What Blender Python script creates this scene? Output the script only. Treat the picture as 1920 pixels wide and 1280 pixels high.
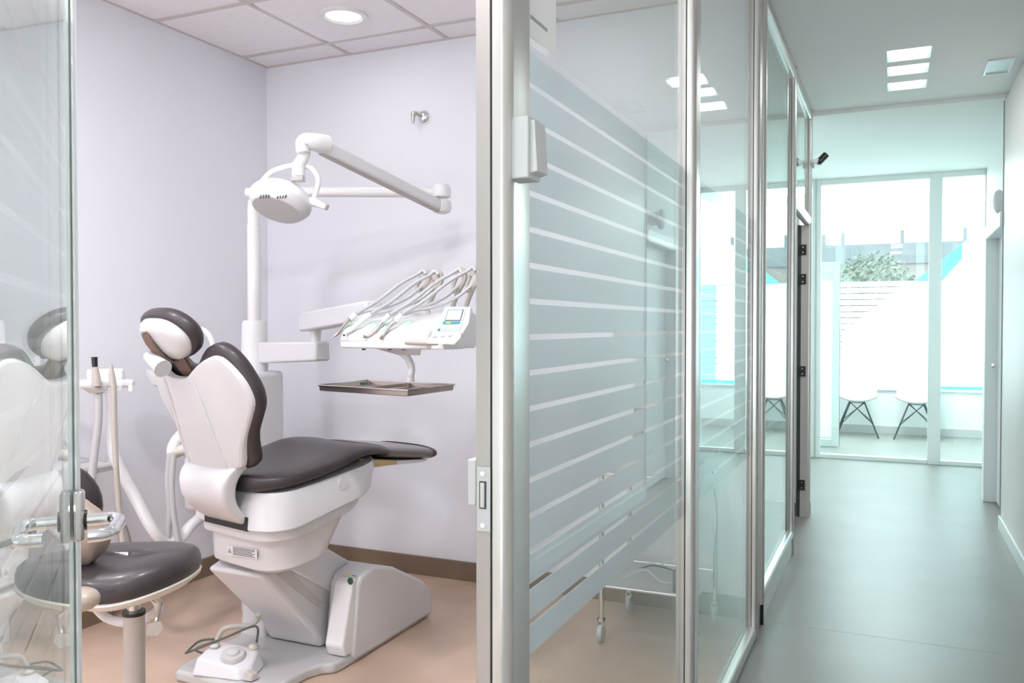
import bpy, bmesh, math, random
from mathutils import Vector, Matrix
PI = math.pi
random.seed(4)
for o in list(bpy.data.objects): bpy.data.objects.remove(o)
SC = bpy.context.scene
COL = SC.collection

# ------------------------------------------------------------------ camera
H = 1.31
FPX = 1584.0
YAW = math.radians(24.2); PITCH = math.radians(1.05)
cam_d = bpy.data.cameras.new('camera'); cam = bpy.data.objects.new('camera', cam_d); COL.objects.link(cam)
cam_d.sensor_width = 36; cam_d.lens = 36*FPX/1920; cam_d.clip_start = .05; cam_d.clip_end = 300
cam.location = (0, 0, H); cam.rotation_euler = (PI/2-PITCH, 0, YAW)
SC.camera = cam
# ------------------------------------------------------------------ world, exposure
w = bpy.data.worlds.new('world'); SC.world = w; w.use_nodes = True
bg = w.node_tree.nodes['Background']; bg.inputs[0].default_value = (.85, 1, .98, 1); bg.inputs[1].default_value = 8.0
SC.view_settings.view_transform = 'Standard'; SC.view_settings.look = 'None'
SC.view_settings.exposure = 0.10; SC.view_settings.gamma = 1; SC.view_settings.use_curve_mapping = False
# ------------------------------------------------------------------ lights
def area(name, loc, sx, sy, power, col=(1,1,1), rot=(0,0,0), portal=False):
    d = bpy.data.lights.new(name, 'AREA'); d.shape = 'RECTANGLE'; d.size = sx; d.size_y = sy
    d.energy = power; d.color = col
    if portal: d.cycles.is_portal = True
    o = bpy.data.objects.new(name, d); COL.objects.link(o); o.location = loc; o.rotation_euler = rot
    return o
ROOMCOL = (.96, .955, 1)
for x, y in ((-2.38, 3.349), (-1.18, 3.349), (-2.38, 1.5), (-2.38, .1), (-1.18, 1.5), (-1.18, .1)):  # first is the visible downlight; the rest are unseen, added to brighten the room
    d = bpy.data.lights.new('downlight_and_fill_lamp', 'AREA'); d.shape = 'DISK'; d.size = .2; d.energy = 1.0 if y > 3 else 19; d.color = ROOMCOL
    o = bpy.data.objects.new('downlight_and_fill_lamp', d); COL.objects.link(o); o.location = (x, y, 2.755)
for y in (5.09, 5.35, 5.74, -.6, -.9):  # the slot lamps, then added fill lamps behind the camera
    area('panel_and_fill_lamp', (.072, y, 2.776), .2, .16, 2.2 if y > 0 else 3, (.93, 1, .98))
area('room_fill_light', (-1.9, -1.5, 1.2), 2.4, 2.2, 40, (.96, .965, 1), rot=(PI/2+.75, 0, 0))  # added soft fill behind the camera, tilted up for the ceiling; no window here
area('corridor_fill_light', (.08, -1.5, 1.3), 1.0, 2.0, 42, (.90, 1, 1), rot=(PI/2+.8, 0, 0))  # unseen helper added to lift the corridor ceiling, no window stands there
area('lobby_fill_light', (-2.3, 7.4, 2.72), .5, .5, 30, (.80, 1, .98))  # added out of view to brighten the lobby ceiling and fascia
area('next_room_lamp', (-1.8, 5.0, 2.72), .6, .6, 14, (.95, 1, 1))
area('waiting_fill_light', (-.1, 10.1, 2.84), .6, .6, 78, (.86, 1, 1))  # added to bleach out the waiting room, no fitting there
area('window_portal', (.4, 11.33, 1.7), 3.8, 2.4, 1, rot=(-PI/2, 0, 0), portal=True)

# ------------------------------------------------------------------ pixel frame of the photo -> points on real planes
Fv = Vector((-math.sin(YAW)*math.cos(PITCH), math.cos(YAW)*math.cos(PITCH), -math.sin(PITCH)))
Rv = Vector((math.cos(YAW), math.sin(YAW), 0)); Uv = Rv.cross(Fv)
O0 = Vector((0, 0, H))
def ray(x, y): return Fv + Rv*((x-960)/FPX) + Uv*((640-y)/FPX)
def PX(x, y, X): d = ray(x, y); return O0 + d*(X/d.x)
def PY(x, y, Y): d = ray(x, y); return O0 + d*(Y/d.y)
def PZ(x, y, z=0): d = ray(x, y); return O0 + d*((z-H)/d.z)
def PD(x, y, dep): d = ray(x, y); return O0 + d*(dep/d.dot(Fv))
def PP(x, y, P0, n): d = ray(x, y); return O0 + d*((Vector(P0)-O0).dot(n)/d.dot(n))

# ------------------------------------------------------------------ materials
def mat(name, col, rough=.5, metal=0, noise=0, nscale=6, bump=0, bscale=60, emit=0, coat=0, spec=None, trans=0, stretch=None):
    m = bpy.data.materials.new(name); m.use_nodes = True; nt = m.node_tree; N = nt.nodes; L = nt.links
    b = N['Principled BSDF']; b.inputs['Base Color'].default_value = (*col, 1)
    b.inputs['Roughness'].default_value = rough; b.inputs['Metallic'].default_value = metal
    if coat: b.inputs['Coat Weight'].default_value = coat; b.inputs['Coat Roughness'].default_value = .08
    if spec is not None: b.inputs['Specular IOR Level'].default_value = spec
    if trans: b.inputs['Transmission Weight'].default_value = trans
    tc = N.new('ShaderNodeTexCoord'); src = tc.outputs['Object']
    if stretch:
        mp = N.new('ShaderNodeMapping'); mp.inputs['Scale'].default_value = stretch; L.new(src, mp.inputs[0]); src = mp.outputs[0]
    if noise:
        n = N.new('ShaderNodeTexNoise'); n.inputs['Scale'].default_value = nscale; n.inputs['Detail'].default_value = 6
        r = N.new('ShaderNodeValToRGB'); r.color_ramp.elements[0].position = .3; r.color_ramp.elements[1].position = .7
        r.color_ramp.elements[0].color = (*[c*(1-noise) for c in col], 1); r.color_ramp.elements[1].color = (*[min(1, c*(1+noise)) for c in col], 1)
        L.new(src, n.inputs['Vector']); L.new(n.outputs[0], r.inputs[0]); L.new(r.outputs[0], b.inputs['Base Color'])
    if bump:
        n2 = N.new('ShaderNodeTexNoise'); n2.inputs['Scale'].default_value = bscale; n2.inputs['Detail'].default_value = 3
        bu = N.new('ShaderNodeBump'); bu.inputs['Strength'].default_value = bump; bu.inputs['Distance'].default_value = .002
        L.new(src, n2.inputs['Vector']); L.new(n2.outputs[0], bu.inputs['Height']); L.new(bu.outputs[0], b.inputs['Normal'])
    if emit:
        b.inputs['Emission Color'].default_value = (*col, 1); b.inputs['Emission Strength'].default_value = emit
    return m
def glass_mat(name, tint, haze=0.0, refl=1.0):
    m = bpy.data.materials.new(name); m.use_nodes = True; nt = m.node_tree; N = nt.nodes; L = nt.links
    for n in list(N): N.remove(n)
    out = N.new('ShaderNodeOutputMaterial')
    lw = N.new('ShaderNodeLayerWeight'); lw.inputs[0].default_value = .5
    po = N.new('ShaderNodeMath'); po.operation = 'POWER'; po.inputs[1].default_value = 5; L.new(lw.outputs['Facing'], po.inputs[0])
    ma = N.new('ShaderNodeMath'); ma.operation = 'MULTIPLY_ADD'; ma.inputs[1].default_value = .96*refl; ma.inputs[2].default_value = .04*refl; L.new(po.outputs[0], ma.inputs[0])
    t = N.new('ShaderNodeBsdfTransparent'); t.inputs[0].default_value = (*tint, 1)
    g = N.new('ShaderNodeBsdfGlossy'); g.inputs['Roughness'].default_value = 0.0; g.inputs[0].default_value = (.96, 1, .99, 1)
    mx = N.new('ShaderNodeMixShader'); L.new(ma.outputs[0], mx.inputs[0]); L.new(t.outputs[0], mx.inputs[1]); L.new(g.outputs[0], mx.inputs[2])
    L.new(mx.outputs[0], out.inputs[0]); return m
def film_mat(name, col, clear=.12, transl=.5):
    m = bpy.data.materials.new(name); m.use_nodes = True; nt = m.node_tree; N = nt.nodes; L = nt.links
    for n in list(N): N.remove(n)
    out = N.new('ShaderNodeOutputMaterial')
    d = N.new('ShaderNodeBsdfDiffuse'); d.inputs[0].default_value = (*col, 1)
    tr = N.new('ShaderNodeBsdfTranslucent'); tr.inputs[0].default_value = (*col, 1)
    t = N.new('ShaderNodeBsdfTransparent')
    a = N.new('ShaderNodeMixShader'); a.inputs[0].default_value = transl; L.new(d.outputs[0], a.inputs[1]); L.new(tr.outputs[0], a.inputs[2])
    b = N.new('ShaderNodeMixShader'); b.inputs[0].default_value = clear; L.new(a.outputs[0], b.inputs[1]); L.new(t.outputs[0], b.inputs[2])
    L.new(b.outputs[0], out.inputs[0]); return m
M = {}
M['wall'] = mat('wall_paint', (.87, .875, .925), .75, noise=.012, nscale=2, bump=.08, bscale=90)
M['wall_r'] = mat('corridor_paint', (.86, .86, .85), .6, noise=.01, nscale=2, bump=.05, bscale=90)
M['laminate'] = mat('white_laminate', (.72, .665, .66), .38, noise=.03, nscale=6, stretch=(60, 60, .6), bump=.1, bscale=30)
M['tile'] = mat('ceiling_tile', (.90, .87, .89), .85, noise=.015, nscale=30, bump=.2, bscale=250)
M['tbar'] = mat('ceiling_grid', (.62, .57, .56), .5)
M['plaster'] = mat('ceiling_plaster', (.93, .94, .93), .8, noise=.01, nscale=3)
M['floor'] = mat('brown_vinyl', (.60, .44, .33), .38, noise=.14, nscale=3.2, bump=.05, bscale=140)
M['floor_c'] = mat('corridor_lit_vinyl', (.27, .258, .242), .38, spec=.3, noise=.05, nscale=2.6, bump=.04, bscale=140)  # same vinyl as the room, with the corridor light put into its colour
M['skirt'] = mat('brown_skirting', (.235, .165, .115), .5, noise=.05)
M['skirt_w'] = mat('pale_aluminium_skirting', (.74, .77, .77), .35, metal=.1)
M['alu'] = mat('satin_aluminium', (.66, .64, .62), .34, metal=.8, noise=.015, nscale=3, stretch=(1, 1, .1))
M['alu_d'] = mat('aluminium_shaded_side', (.46, .43, .41), .42, metal=.6)  # darker copy of the satin aluminium; shade on side faces put into the colour
M['alu_w'] = mat('white_frame', (.84, .88, .88), .45, metal=.15)
M['gasket'] = mat('black_gasket', (.012, .012, .012), .6)
M['glass'] = glass_mat('clear_glass', (.955, .985, .97))
M['glass_leaf'] = glass_mat('door_glass', (.95, .98, .965), refl=1)
M['glass_far'] = glass_mat('storefront_glass', (.97, 1, 1))
M['film'] = film_mat('frosted_film', (.71, .75, .79), .10, .45)
M['film_door'] = film_mat('frosted_film_door', (.74, .77, .76), .35, .5)
M['film_w'] = film_mat('white_window_film', (.93, .95, .97), .12, .8)
M['film_l'] = film_mat('pale_turquoise_film', (.50, .93, .92), .08, .7)
M['film_t'] = film_mat('turquoise_window_film', (.25, .86, .85), .05, .7)
M['white'] = mat('white_plastic', (.82, .815, .82), .30, coat=.2)
M['white_c'] = mat('chair_shell_plastic', (.68, .67, .68), .30, coat=.2)
M['white2'] = mat('white_enamel', (.72, .71, .73), .35)
M['grey'] = mat('grey_plastic', (.55, .54, .53), .35)
M['grey_l'] = mat('pale_grey_plastic', (.52, .53, .53), .4)
M['beige'] = mat('grey_beige_plastic', (.50, .46, .42), .4)
M['cream'] = mat('cream_plastic', (.66, .61, .54), .4)
M['hose'] = mat('grey_hose', (.50, .50, .51), .4, bump=.0)
M['leather'] = mat('charcoal_upholstery', (.044, .035, .038), .40, noise=.05, bump=.12, bscale=350, coat=.08)
M['cover'] = mat('grey_foot_cover', (.19, .172, .17), .3, coat=.2)
M['tan'] = mat('tan_board', (.62, .45, .24), .5)
M['strap'] = mat('brown_strap', (.19, .115, .085), .5)
M['chrome'] = mat('chrome', (.82, .82, .83), .10, metal=1)
M['steel'] = mat('brushed_steel', (.60, .58, .56), .22, metal=1, noise=.03)
M['traysteel'] = mat('tray_steel', (.42, .36, .32), .25, metal=.9)
M['black'] = mat('black_plastic', (.012, .013, .013), .35)
M['cable'] = mat('grey_green_cable', (.085, .095, .085), .45)
M['green'] = mat('green_knob', (.01, .10, .03), .35)
M['mint'] = mat('mint_silicone', (.62, .83, .73), .4)
M['screen'] = mat('grey_screen', (.55, .57, .60), .15)
M['panel'] = mat('blue_grey_panel', (.42, .50, .60), .3)
M['teal'] = mat('teal_print', (.03, .22, .26), .4)
M['lime'] = mat('lime_print', (.35, .60, .08), .4)
M['yellow'] = mat('yellow_label', (.85, .55, .03), .5)
M['ink'] = mat('dark_ink', (.06, .06, .06), .6)
M['greyink'] = mat('grey_ink', (.35, .36, .37), .6)
M['paper'] = mat('white_card', (.84, .84, .85), .6)
M['labelbg'] = mat('label_film', (.74, .73, .72), .4)
M['gather'] = mat('beige_gathered_vinyl', (.42, .34, .28), .35, coat=.2)
M['lit'] = mat('lit_panel', (1, 1, 1), .5, emit=3.0)
M['lit_d'] = mat('lit_diffuser', (1, .99, .96), .5, emit=2.2)
M['lamp_in'] = mat('lamp_recess', (.70, .90, .90), .3)
M['wire'] = mat('dark_wire', (.03, .045, .05), .35, metal=.4)
M['clearplastic'] = mat('pale_clear_plastic', (.72, .74, .74), .15, trans=.25)
M['bark'] = mat('branch_bark', (.09, .07, .065), .8)
M['leaf'] = mat('foliage_green', (.085, .105, .08), .7, noise=.2, nscale=5)
M['leaf2'] = mat('foliage_grey', (.072, .078, .092), .7, noise=.2, nscale=4)
M['facade'] = mat('pink_render', (.135, .115, .112), .8, noise=.03)
M['facade_g'] = mat('blue_grey_cladding', (.075, .08, .092), .7, noise=.08, stretch=(3, 3, .3))
M['pave'] = mat('street_paving', (.80, .80, .80), .8, noise=.08)

# ------------------------------------------------------------------ geometry helpers
def wmat(p):
    if p is None: return Matrix.Identity(4)
    return wmat(p.parent) @ p.matrix_basis
def wloc(p):
    v = Vector((0, 0, 0))
    while p is not None: v = v + Vector(p.location); p = p.parent
    return v
def cr(pts, n=6, closed=False):
    pts = [Vector(p) for p in pts]; out = []
    k = len(pts)
    if k < 3: return pts
    rng = range(k) if closed else range(k-1)
    for i in rng:
        if closed: p0, p1, p2, p3 = pts[(i-1) % k], pts[i], pts[(i+1) % k], pts[(i+2) % k]
        else: p0, p1, p2, p3 = pts[max(i-1, 0)], pts[i], pts[i+1], pts[min(i+2, k-1)]
        for j in range(n):
            t = j/n
            out.append(.5*((2*p1)+(p2-p0)*t+(2*p0-5*p1+4*p2-p3)*t*t+(3*p1-p0-3*p2+p3)*t**3))
    if not closed: out.append(pts[-1])
    return out
class G:
    def __init__(s): s.b = bmesh.new()
    def loft(s, rings, caps=True, closed=True):
        V = [[s.b.verts.new(p) for p in r] for r in rings]; n = len(V[0])
        for i in range(len(V)-1):
            for j in range(n if closed else n-1):
                a, b_, c, d = V[i][j], V[i][(j+1) % n], V[i+1][(j+1) % n], V[i+1][j]
                try: s.b.faces.new((a, b_, c, d))
                except ValueError: pass
        if caps and closed:
            for r in (V[0], V[-1]):
                try: s.b.faces.new(r)
                except ValueError: pass
        return s
    def box(s, a, b, M4=None):
        x0, x1 = sorted((a[0], b[0])); y0, y1 = sorted((a[1], b[1])); z0, z1 = sorted((a[2], b[2]))
        P = [Vector(p) for p in ((x0,y0,z0),(x1,y0,z0),(x1,y1,z0),(x0,y1,z0),(x0,y0,z1),(x1,y0,z1),(x1,y1,z1),(x0,y1,z1))]
        if M4: P = [M4 @ p for p in P]
        return s.loft([P[:4], P[4:]])
    def bar(s, p0, p1, w_, h_, up=(0,0,1)):
        p0, p1 = Vector(p0), Vector(p1); d = (p1-p0).normalized(); r = d.cross(Vector(up)).normalized(); u = r.cross(d)
        f = lambda p, w_, h_: [p+r*a*w_/2+u*b*h_/2 for a, b in ((-1,-1),(1,-1),(1,1),(-1,1))]
        w0, w1 = (w_ if isinstance(w_, tuple) else (w_, w_)); h0, h1 = (h_ if isinstance(h_, tuple) else (h_, h_))
        return s.loft([f(p0, w0, h0), f(p1, w1, h1)])
    def tube(s, pts, r, seg=12, smooth=0, closed=False):
        if smooth: pts = cr(pts, smooth, closed)
        pts = [Vector(p) for p in pts]; k = len(pts)
        R = r if isinstance(r, (list, tuple)) else None
        rings = []; prev = None
        for i, p in enumerate(pts):
            if closed: t = (pts[(i+1) % k]-pts[i-1]).normalized()
            else: t = (pts[min(i+1, k-1)]-pts[max(i-1, 0)]).normalized()
            if prev is None:
                a = Vector((0,0,1)) if abs(t.z) < .9 else Vector((1,0,0)); u = t.cross(a).normalized()
            else: u = (prev-t*prev.dot(t)).normalized()
            prev = u; v = t.cross(u)
            if R:
                q = i/(k-1)*(len(R)-1); j = min(int(q), len(R)-2); rr = R[j]+(R[j+1]-R[j])*(q-j)
            else: rr = r
            rings.append([p+(u*math.cos(2*PI*m/seg)+v*math.sin(2*PI*m/seg))*rr for m in range(seg)])
        if closed: rings.append(rings[0]); 
        s.loft(rings, caps=not closed)
        if closed: bmesh.ops.remove_doubles(s.b, verts=s.b.verts, dist=1e-6)
        return s
    def cyl(s, p0, p1, r0, r1=None, seg=24):
        return s.tube([p0, p1], [r0, r0 if r1 is None else r1], seg)
    def lathe(s, prof, c=(0,0,0), seg=32, M4=None):
        c = Vector(c); rings = []
        for r, z in prof:
            ring = [Vector((max(r, 1e-4)*math.cos(2*PI*k/seg), max(r, 1e-4)*math.sin(2*PI*k/seg), z)) for k in range(seg)]
            if M4: ring = [M4 @ p for p in ring]
            rings.append([p+c for p in ring])
        return s.loft(rings)
    def prism(s, poly, axis, a0, a1):
        def mk(p, a):
            if axis == 'x': return Vector((a, p[0], p[1]))
            if axis == 'y': return Vector((p[0], a, p[1]))
            return Vector((p[0], p[1], a))
        return s.loft([[mk(p, a0) for p in poly], [mk(p, a1) for p in poly]])
    def poly(s, pts, n, t):
        n = Vector(n); return s.loft([[Vector(p) for p in pts], [Vector(p)+n*t for p in pts]])
    def ell(s, c, r, seg=24, rings=12, M4=None):
        c = Vector(c); R = []
        for i in range(rings+1):
            a = -PI/2+PI*i/rings; cc = max(math.cos(a), 1e-3)
            ring = [Vector((r[0]*cc*math.cos(2*PI*k/seg), r[1]*cc*math.sin(2*PI*k/seg), r[2]*math.sin(a))) for k in range(seg)]
            if M4: ring = [M4 @ p for p in ring]
            R.append([p+c for p in ring])
        return s.loft(R)
def obj(name, g, m, parent=None, bevel=0, sub=0, kind=None, flat=False, ang=35, bseg=2, label=None, local=False):
    b = g.b if isinstance(g, G) else g
    bmesh.ops.remove_doubles(b, verts=b.verts, dist=1e-7)
    bmesh.ops.recalc_face_normals(b, faces=b.faces)
    if not local:
        inv = wmat(parent).inverted()
        for v in b.verts: v.co = inv @ v.co
    me = bpy.data.meshes.new(name); b.to_mesh(me); b.free()
    for p in me.polygons: p.use_smooth = not flat
    if not flat: me.set_sharp_from_angle(angle=math.radians(ang))
    me.materials.append(M[m] if isinstance(m, str) else m)
    o = bpy.data.objects.new(name, me); COL.objects.link(o)
    if parent is not None: o.parent = parent
    if bevel:
        k = o.modifiers.new('bevel', 'BEVEL'); k.width = bevel; k.segments = bseg; k.limit_method = 'ANGLE'; k.angle_limit = math.radians(35)
        if not flat: k.harden_normals = False
    if sub:
        k = o.modifiers.new('sub', 'SUBSURF'); k.levels = sub; k.render_levels = sub
    if kind: o['kind'] = kind
    if label: o['label'] = label
    return o
def thing(name, label, cat, loc=(0,0,0), group=None, kind=None):
    o = bpy.data.objects.new(name, None); COL.objects.link(o); o.location = loc; o.empty_display_size = .1
    if kind: o['kind'] = kind
    else: o['label'] = label; o['category'] = cat
    if kind and label: o['label'] = label
    if group: o['group'] = group
    return o
def tag(o, label, cat, group=None):
    o['label'] = label; o['category'] = cat
    if group: o['group'] = group
    return o
def dup(root, delta, label):
    r = root.copy(); COL.objects.link(r); r.location = Vector(root.location)+Vector(delta); r['label'] = label
    for ch in root.children:
        c = ch.copy(); COL.objects.link(c); c.parent = r
        for gch in ch.children:
            d = gch.copy(); COL.objects.link(d); d.parent = c
    return r
def rr(x0, y0, x1, y1, r, n=4):
    out = []
    for cx, cy, a in ((x1-r, y1-r, 0), (x0+r, y1-r, 90), (x0+r, y0+r, 180), (x1-r, y0+r, 270)):
        for i in range(n+1):
            t = math.radians(a+90*i/n); out.append((cx+r*math.cos(t), cy+r*math.sin(t)))
    return out

# ================================================================== STRUCTURE
XL, XR, XR2, YB, ZC = -3.27, .652, .785, 3.855, 2.783
XG = -.53        # glass plane of the partition
YF0 = -1.6
# floor
fl = thing('floor', None, None, kind='structure')
obj('floor_sheet', G().box((XL-.1, YF0-.1, -.08), (XG, YB, 0)), 'floor', fl, flat=True, label='brown vinyl floor of the treatment room')
obj('floor_sheet', G().box((XL-.1, YB, -.08), (XG, 6.12, 0)), 'floor_c', fl, flat=True, label='vinyl floor of the next room, corridor light in its colour')
obj('floor_sheet', G().box((XG, YF0-.1, -.08), (XR2+.1, 6.12, 0)), 'floor_c', fl, flat=True, label='vinyl floor of the corridor, corridor light in its colour')
obj('floor_sheet', G().box((XL-.1, 6.12, -.08), (2.3, 11.2, 0)), 'floor_c', fl, flat=True, label='vinyl floor of the lobby, corridor light in its colour')
obj('floor_joint', G().box((XG+.03, 3.86, 0), (XR, 3.8612, .0005)), 'beige', fl, flat=True)
# walls
def wall(name, a, b, m='wall'): o = obj(name, G().box(a, b), m, flat=True, kind='structure'); return o
wall('wall_left', (XL-.1, YF0, 0), (XL, YB, ZC+.1))
wall('wall_back', (XL-.1, YB, 0), (-.56, YB+.09, ZC+.1))
wall('wall_front', (XL-.1, YF0-.1, 0), (XR2+.1, YF0, ZC+.1))
wall('wall_right', (XR, YF0, 0), (XR+.12, 6.27, 2.755), 'laminate')
wall('wall_right_upper', (XR+.012, YF0, 2.755), (XR+.12, 6.27, ZC+.1), 'wall_r')
wall('wall_right_far', (XR2, 6.27, 0), (XR2+.12, 8.96, 2.9), 'wall_r')
wall('wall_next_left', (XL-.1, YB+.09, 0), (XL, 6.12, ZC+.1))
wall('wall_next_back', (XL-.1, 6.12, 0), (-.59, 6.20, ZC+.1), 'wall_r')
wall('wall_lobby_left', (XL-.1, 6.2, 0), (XL, 11.2, 2.95), 'wall_r')
wall('wall_waiting_right', (2.3, 8.9, 0), (2.4, 11.3, 2.95), 'wall_r')
wall('wall_waiting_front', (XR2+.12, 8.88, 0), (2.4, 8.96, 2.95), 'wall_r')
wall('wall_storefront', (XL, 11.2, 0), (2.3, 11.34, .55), 'wall_r')
# ceiling
ce = thing('ceiling', None, None, kind='structure')
xs = [XL, -2.698, -2.093, -1.488, -.883, -.56]; ys = [YF0, -1.18, -.58, .02, .625, 1.23, 1.835, 2.44, 3.045, 3.65, YB]
tm = None
DLC = (-2.381, 3.349)
for i in range(5):
    for j in range(len(ys)-1):
        a, b_ = (xs[i]+.009, ys[j]+.009), (xs[i+1]-.009, ys[j+1]-.009)
        g = G()
        if a[0] < DLC[0] < b_[0] and a[1] < DLC[1] < b_[1]:
            # tile with a round cut-out for the lamp
            n = 32; outer = []; inner = []
            for k in range(n):
                t = 2*PI*k/n; c, s_ = math.cos(t), math.sin(t)
                sx = ((b_[0]-DLC[0]) if c > 0 else (DLC[0]-a[0]))/max(abs(c), 1e-6); sy = ((b_[1]-DLC[1]) if s_ > 0 else (DLC[1]-a[1]))/max(abs(s_), 1e-6)
                q = min(sx, sy); outer.append(Vector((DLC[0]+c*q, DLC[1]+s_*q, ZC))); inner.append(Vector((DLC[0]+.088*c, DLC[1]+.088*s_, ZC)))
            up = lambda R: [p+Vector((0, 0, .02)) for p in R]
            g.loft([inner, outer, up(outer), up(inner), inner], caps=False)
        else: g.box((*a, ZC+.004), (*b_, ZC+.02))
        obj('ceiling_tile', g, 'tile', ce, flat=True)
for x in xs[:-1]: obj('ceiling_grid_bar', G().box((x-.012 if x > XL else x, YF0, ZC-.001), (x+.012, YB, ZC+.012)), 'tbar', ce, flat=True)
for y in ys[1:]: obj('ceiling_grid_bar', G().box((XL, y-.012, ZC-.002), (-.56, y+(.012 if y < YB else 0), ZC+.011)), 'tbar', ce, flat=True)
obj('ceiling_slab', G().box((XL-.1, YF0-.1, ZC+.13), (-.56, YB, ZC+.2)), 'plaster', ce, flat=True)
# corridor ceiling with three lamp openings and one square opening
def slab_with_holes(x0, x1, y0, y1, z0, z1, holes):
    X = sorted({x0, x1, *[h[0] for h in holes], *[h[2] for h in holes]}); Y = sorted({y0, y1, *[h[1] for h in holes], *[h[3] for h in holes]})
    g = G()
    for i in range(len(X)-1):
        for j in range(len(Y)-1):
            cx, cy = (X[i]+X[i+1])/2, (Y[j]+Y[j+1])/2
            if any(h[0] < cx < h[2] and h[1] < cy < h[3] for h in holes): continue
            g.box((X[i], Y[j], z0), (X[i+1], Y[j+1], z1))
    return g
LP = [(-.035, 4.985, .182, 5.20), (-.035, 5.295, .182, 5.49), (-.035, 5.645, .182, 5.835)]
VENT = (.487, 5.39, .597, 5.665)
obj('plaster_panel', slab_with_holes(-.56, XR2+.1, YF0-.1, 6.19, ZC, ZC+.1, LP+[VENT]), 'plaster', ce, flat=True)
obj('plaster_panel', G().box((XL-.1, 6.19, 2.755), (XR2+.1, 8.96, ZC+.1)), 'plaster', ce, flat=True)
obj('plaster_panel', G().box((XL, YB, ZC), (-.56, 6.19, ZC+.1)), 'plaster', ce, flat=True)
obj('plaster_panel', G().box((XL, 8.96, 2.85), (2.4, 11.34, 2.95)), 'plaster', ce, flat=True)
# skirtings
def strip(name, a, b, m, bev=.003): return obj(name, G().box(a, b), m, kind='structure', bevel=bev)
strip('baseboard_back', (XL, YB-.014, 0), (-.56, YB, .098), 'skirt')
strip('baseboard_left', (XL, YF0, 0), (XL+.014, YB-.014, .098), 'skirt')
strip('baseboard_right', (XR-.014, YF0, 0), (XR, 6.27, .086), 'skirt_w')
strip('baseboard_storefront', (XL, 11.18, 0), (2.3, 11.2, .10), 'grey')
strip('baseboard_next_back', (XL, 6.10, 0), (-.60, 6.12, .09), 'skirt')
strip('baseboard_right_far', (XR2-.014, 7.32, 0), (XR2, 8.88, .086), 'skirt_w')
strip('trim_1', (XR-.006, 6.27, 0), (XR+.133, 6.282, 2.755), 'greyink', 0)

# ------------------------------------------------------------------ aluminium partition
def post_profile(y0, y1, bull=.022):
    # plan section (x,y): flat inner side, bullnose on the corridor side near its leading edge
    xi, xo = XG-.022, XG+.027
    pts = [(xi, y0), (xi, y1), (XG+.016, y1), (XG+.019, y0+bull*2.0)]
    for k in range(9):
        t = math.radians(60-20*k); pts.append((xo-.016+.016*math.cos(t), y0+bull+bull*.92*math.sin(t)))
    return pts
def post(root, y0, y1, z1, z0=0):
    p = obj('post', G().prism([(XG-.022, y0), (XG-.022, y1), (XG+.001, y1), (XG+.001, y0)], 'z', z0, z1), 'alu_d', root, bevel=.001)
    obj('gasket', G().box((XG+.001, y0+.002, z0), (XG+.0045, y1, z1)), 'gasket', p)
    pp = [(XG+.0045, y0), (XG+.0045, y1), (XG+.014, y1), (XG+.017, y0+.045)]
    for k in range(11):
        t = math.radians(80-17*k); pp.append((XG+.0165+.0115*math.cos(t)*1.0, y0+.021+.021*math.sin(t)))
    obj('bead', G().prism(pp, 'z', z0, z1), 'alu', p, ang=30)
    return p
def rail(root, y0, y1, z0, z1, name='rail'):
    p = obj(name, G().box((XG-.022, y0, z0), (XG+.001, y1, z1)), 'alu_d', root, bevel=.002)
    prof = [(XG+.001, z0)]
    hh = z1-z0
    for k in range(9):
        t = math.radians(-80+20*k); prof.append((XG+.012+.013*math.cos(t), z0+hh/2+hh*.5*math.sin(t)))
    prof.append((XG+.001, z1))
    obj('bead', G().prism(prof, 'y', y0, y1), 'alu', p, ang=30)
def film_set(root, y0, y1, x0, segs=17):
    pass
FZ0, FP = .772, .0583
def films(root, y0, y1, x=XG-.006):
    for k in range(17):
        z = FZ0+FP*k
        obj('film_band', G().box((x-.0012, y0, z), (x, y1, z+FP-.0095)), 'film', root, flat=True)
def pane(root, y0, y1, z0, z1):
    obj('glass_pane', G().box((XG-.004, y0, z0), (XG+.003, y1, z1)), 'glass', root, flat=True)
ZT = ZC
w1 = thing('window_1', 'fixed glass bay beside the latch post with frosted bands', None, (XG, 1.7, 0), kind='structure')
post(w1, 1.10, 1.215, ZT); pane(w1, 1.2, 2.37, .05, ZT-.06); rail(w1, 1.215, 2.36, 0, .055, 'bottom_rail'); rail(w1, 1.215, 2.36, ZT-.07, ZT, 'top_rail'); films(w1, 1.217, 2.358)
w2 = thing('window_2', 'middle fixed glass bay with frosted bands', None, (XG, 3.0, 0), kind='structure')
post(w2, 2.36, 2.495, ZT); pane(w2, 2.49, 3.62, .05, ZT-.06); rail(w2, 2.495, 3.61, 0, .055, 'bottom_rail'); rail(w2, 2.495, 3.61, ZT-.07, ZT, 'top_rail'); films(w2, 2.497, 3.608)
w3 = thing('window_3', 'third fixed glass bay of the next room', None, (XG, 4.4, 0), kind='structure')
post(w3, 3.61, 3.80, ZT); post(w3, 3.80, 3.86, ZT, .09); pane(w3, 3.85, 5.06, .09, ZT-.06); rail(w3, 3.86, 5.05, .09, .14, 'bottom_rail'); rail(w3, 3.86, 5.05, ZT-.07, ZT, 'top_rail'); films(w3, 3.862, 5.048)
obj('kick_strip', G().box((XG-.02, 3.81, 0), (XG+.018, 5.05, .09)), 'skirt_w', w3, bevel=.002)
obj('end_cap', G().box((XG+.0, 3.806, 0), (XG+.026, 3.818, .088)), 'gasket', w3)
d2 = thing('door_2', 'open doorway of the next room with glass transom', None, (XG, 5.6, 0), kind='structure')
post(d2, 5.05, 5.125, ZT)
post(d2, 6.10, 6.17, ZT)
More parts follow.
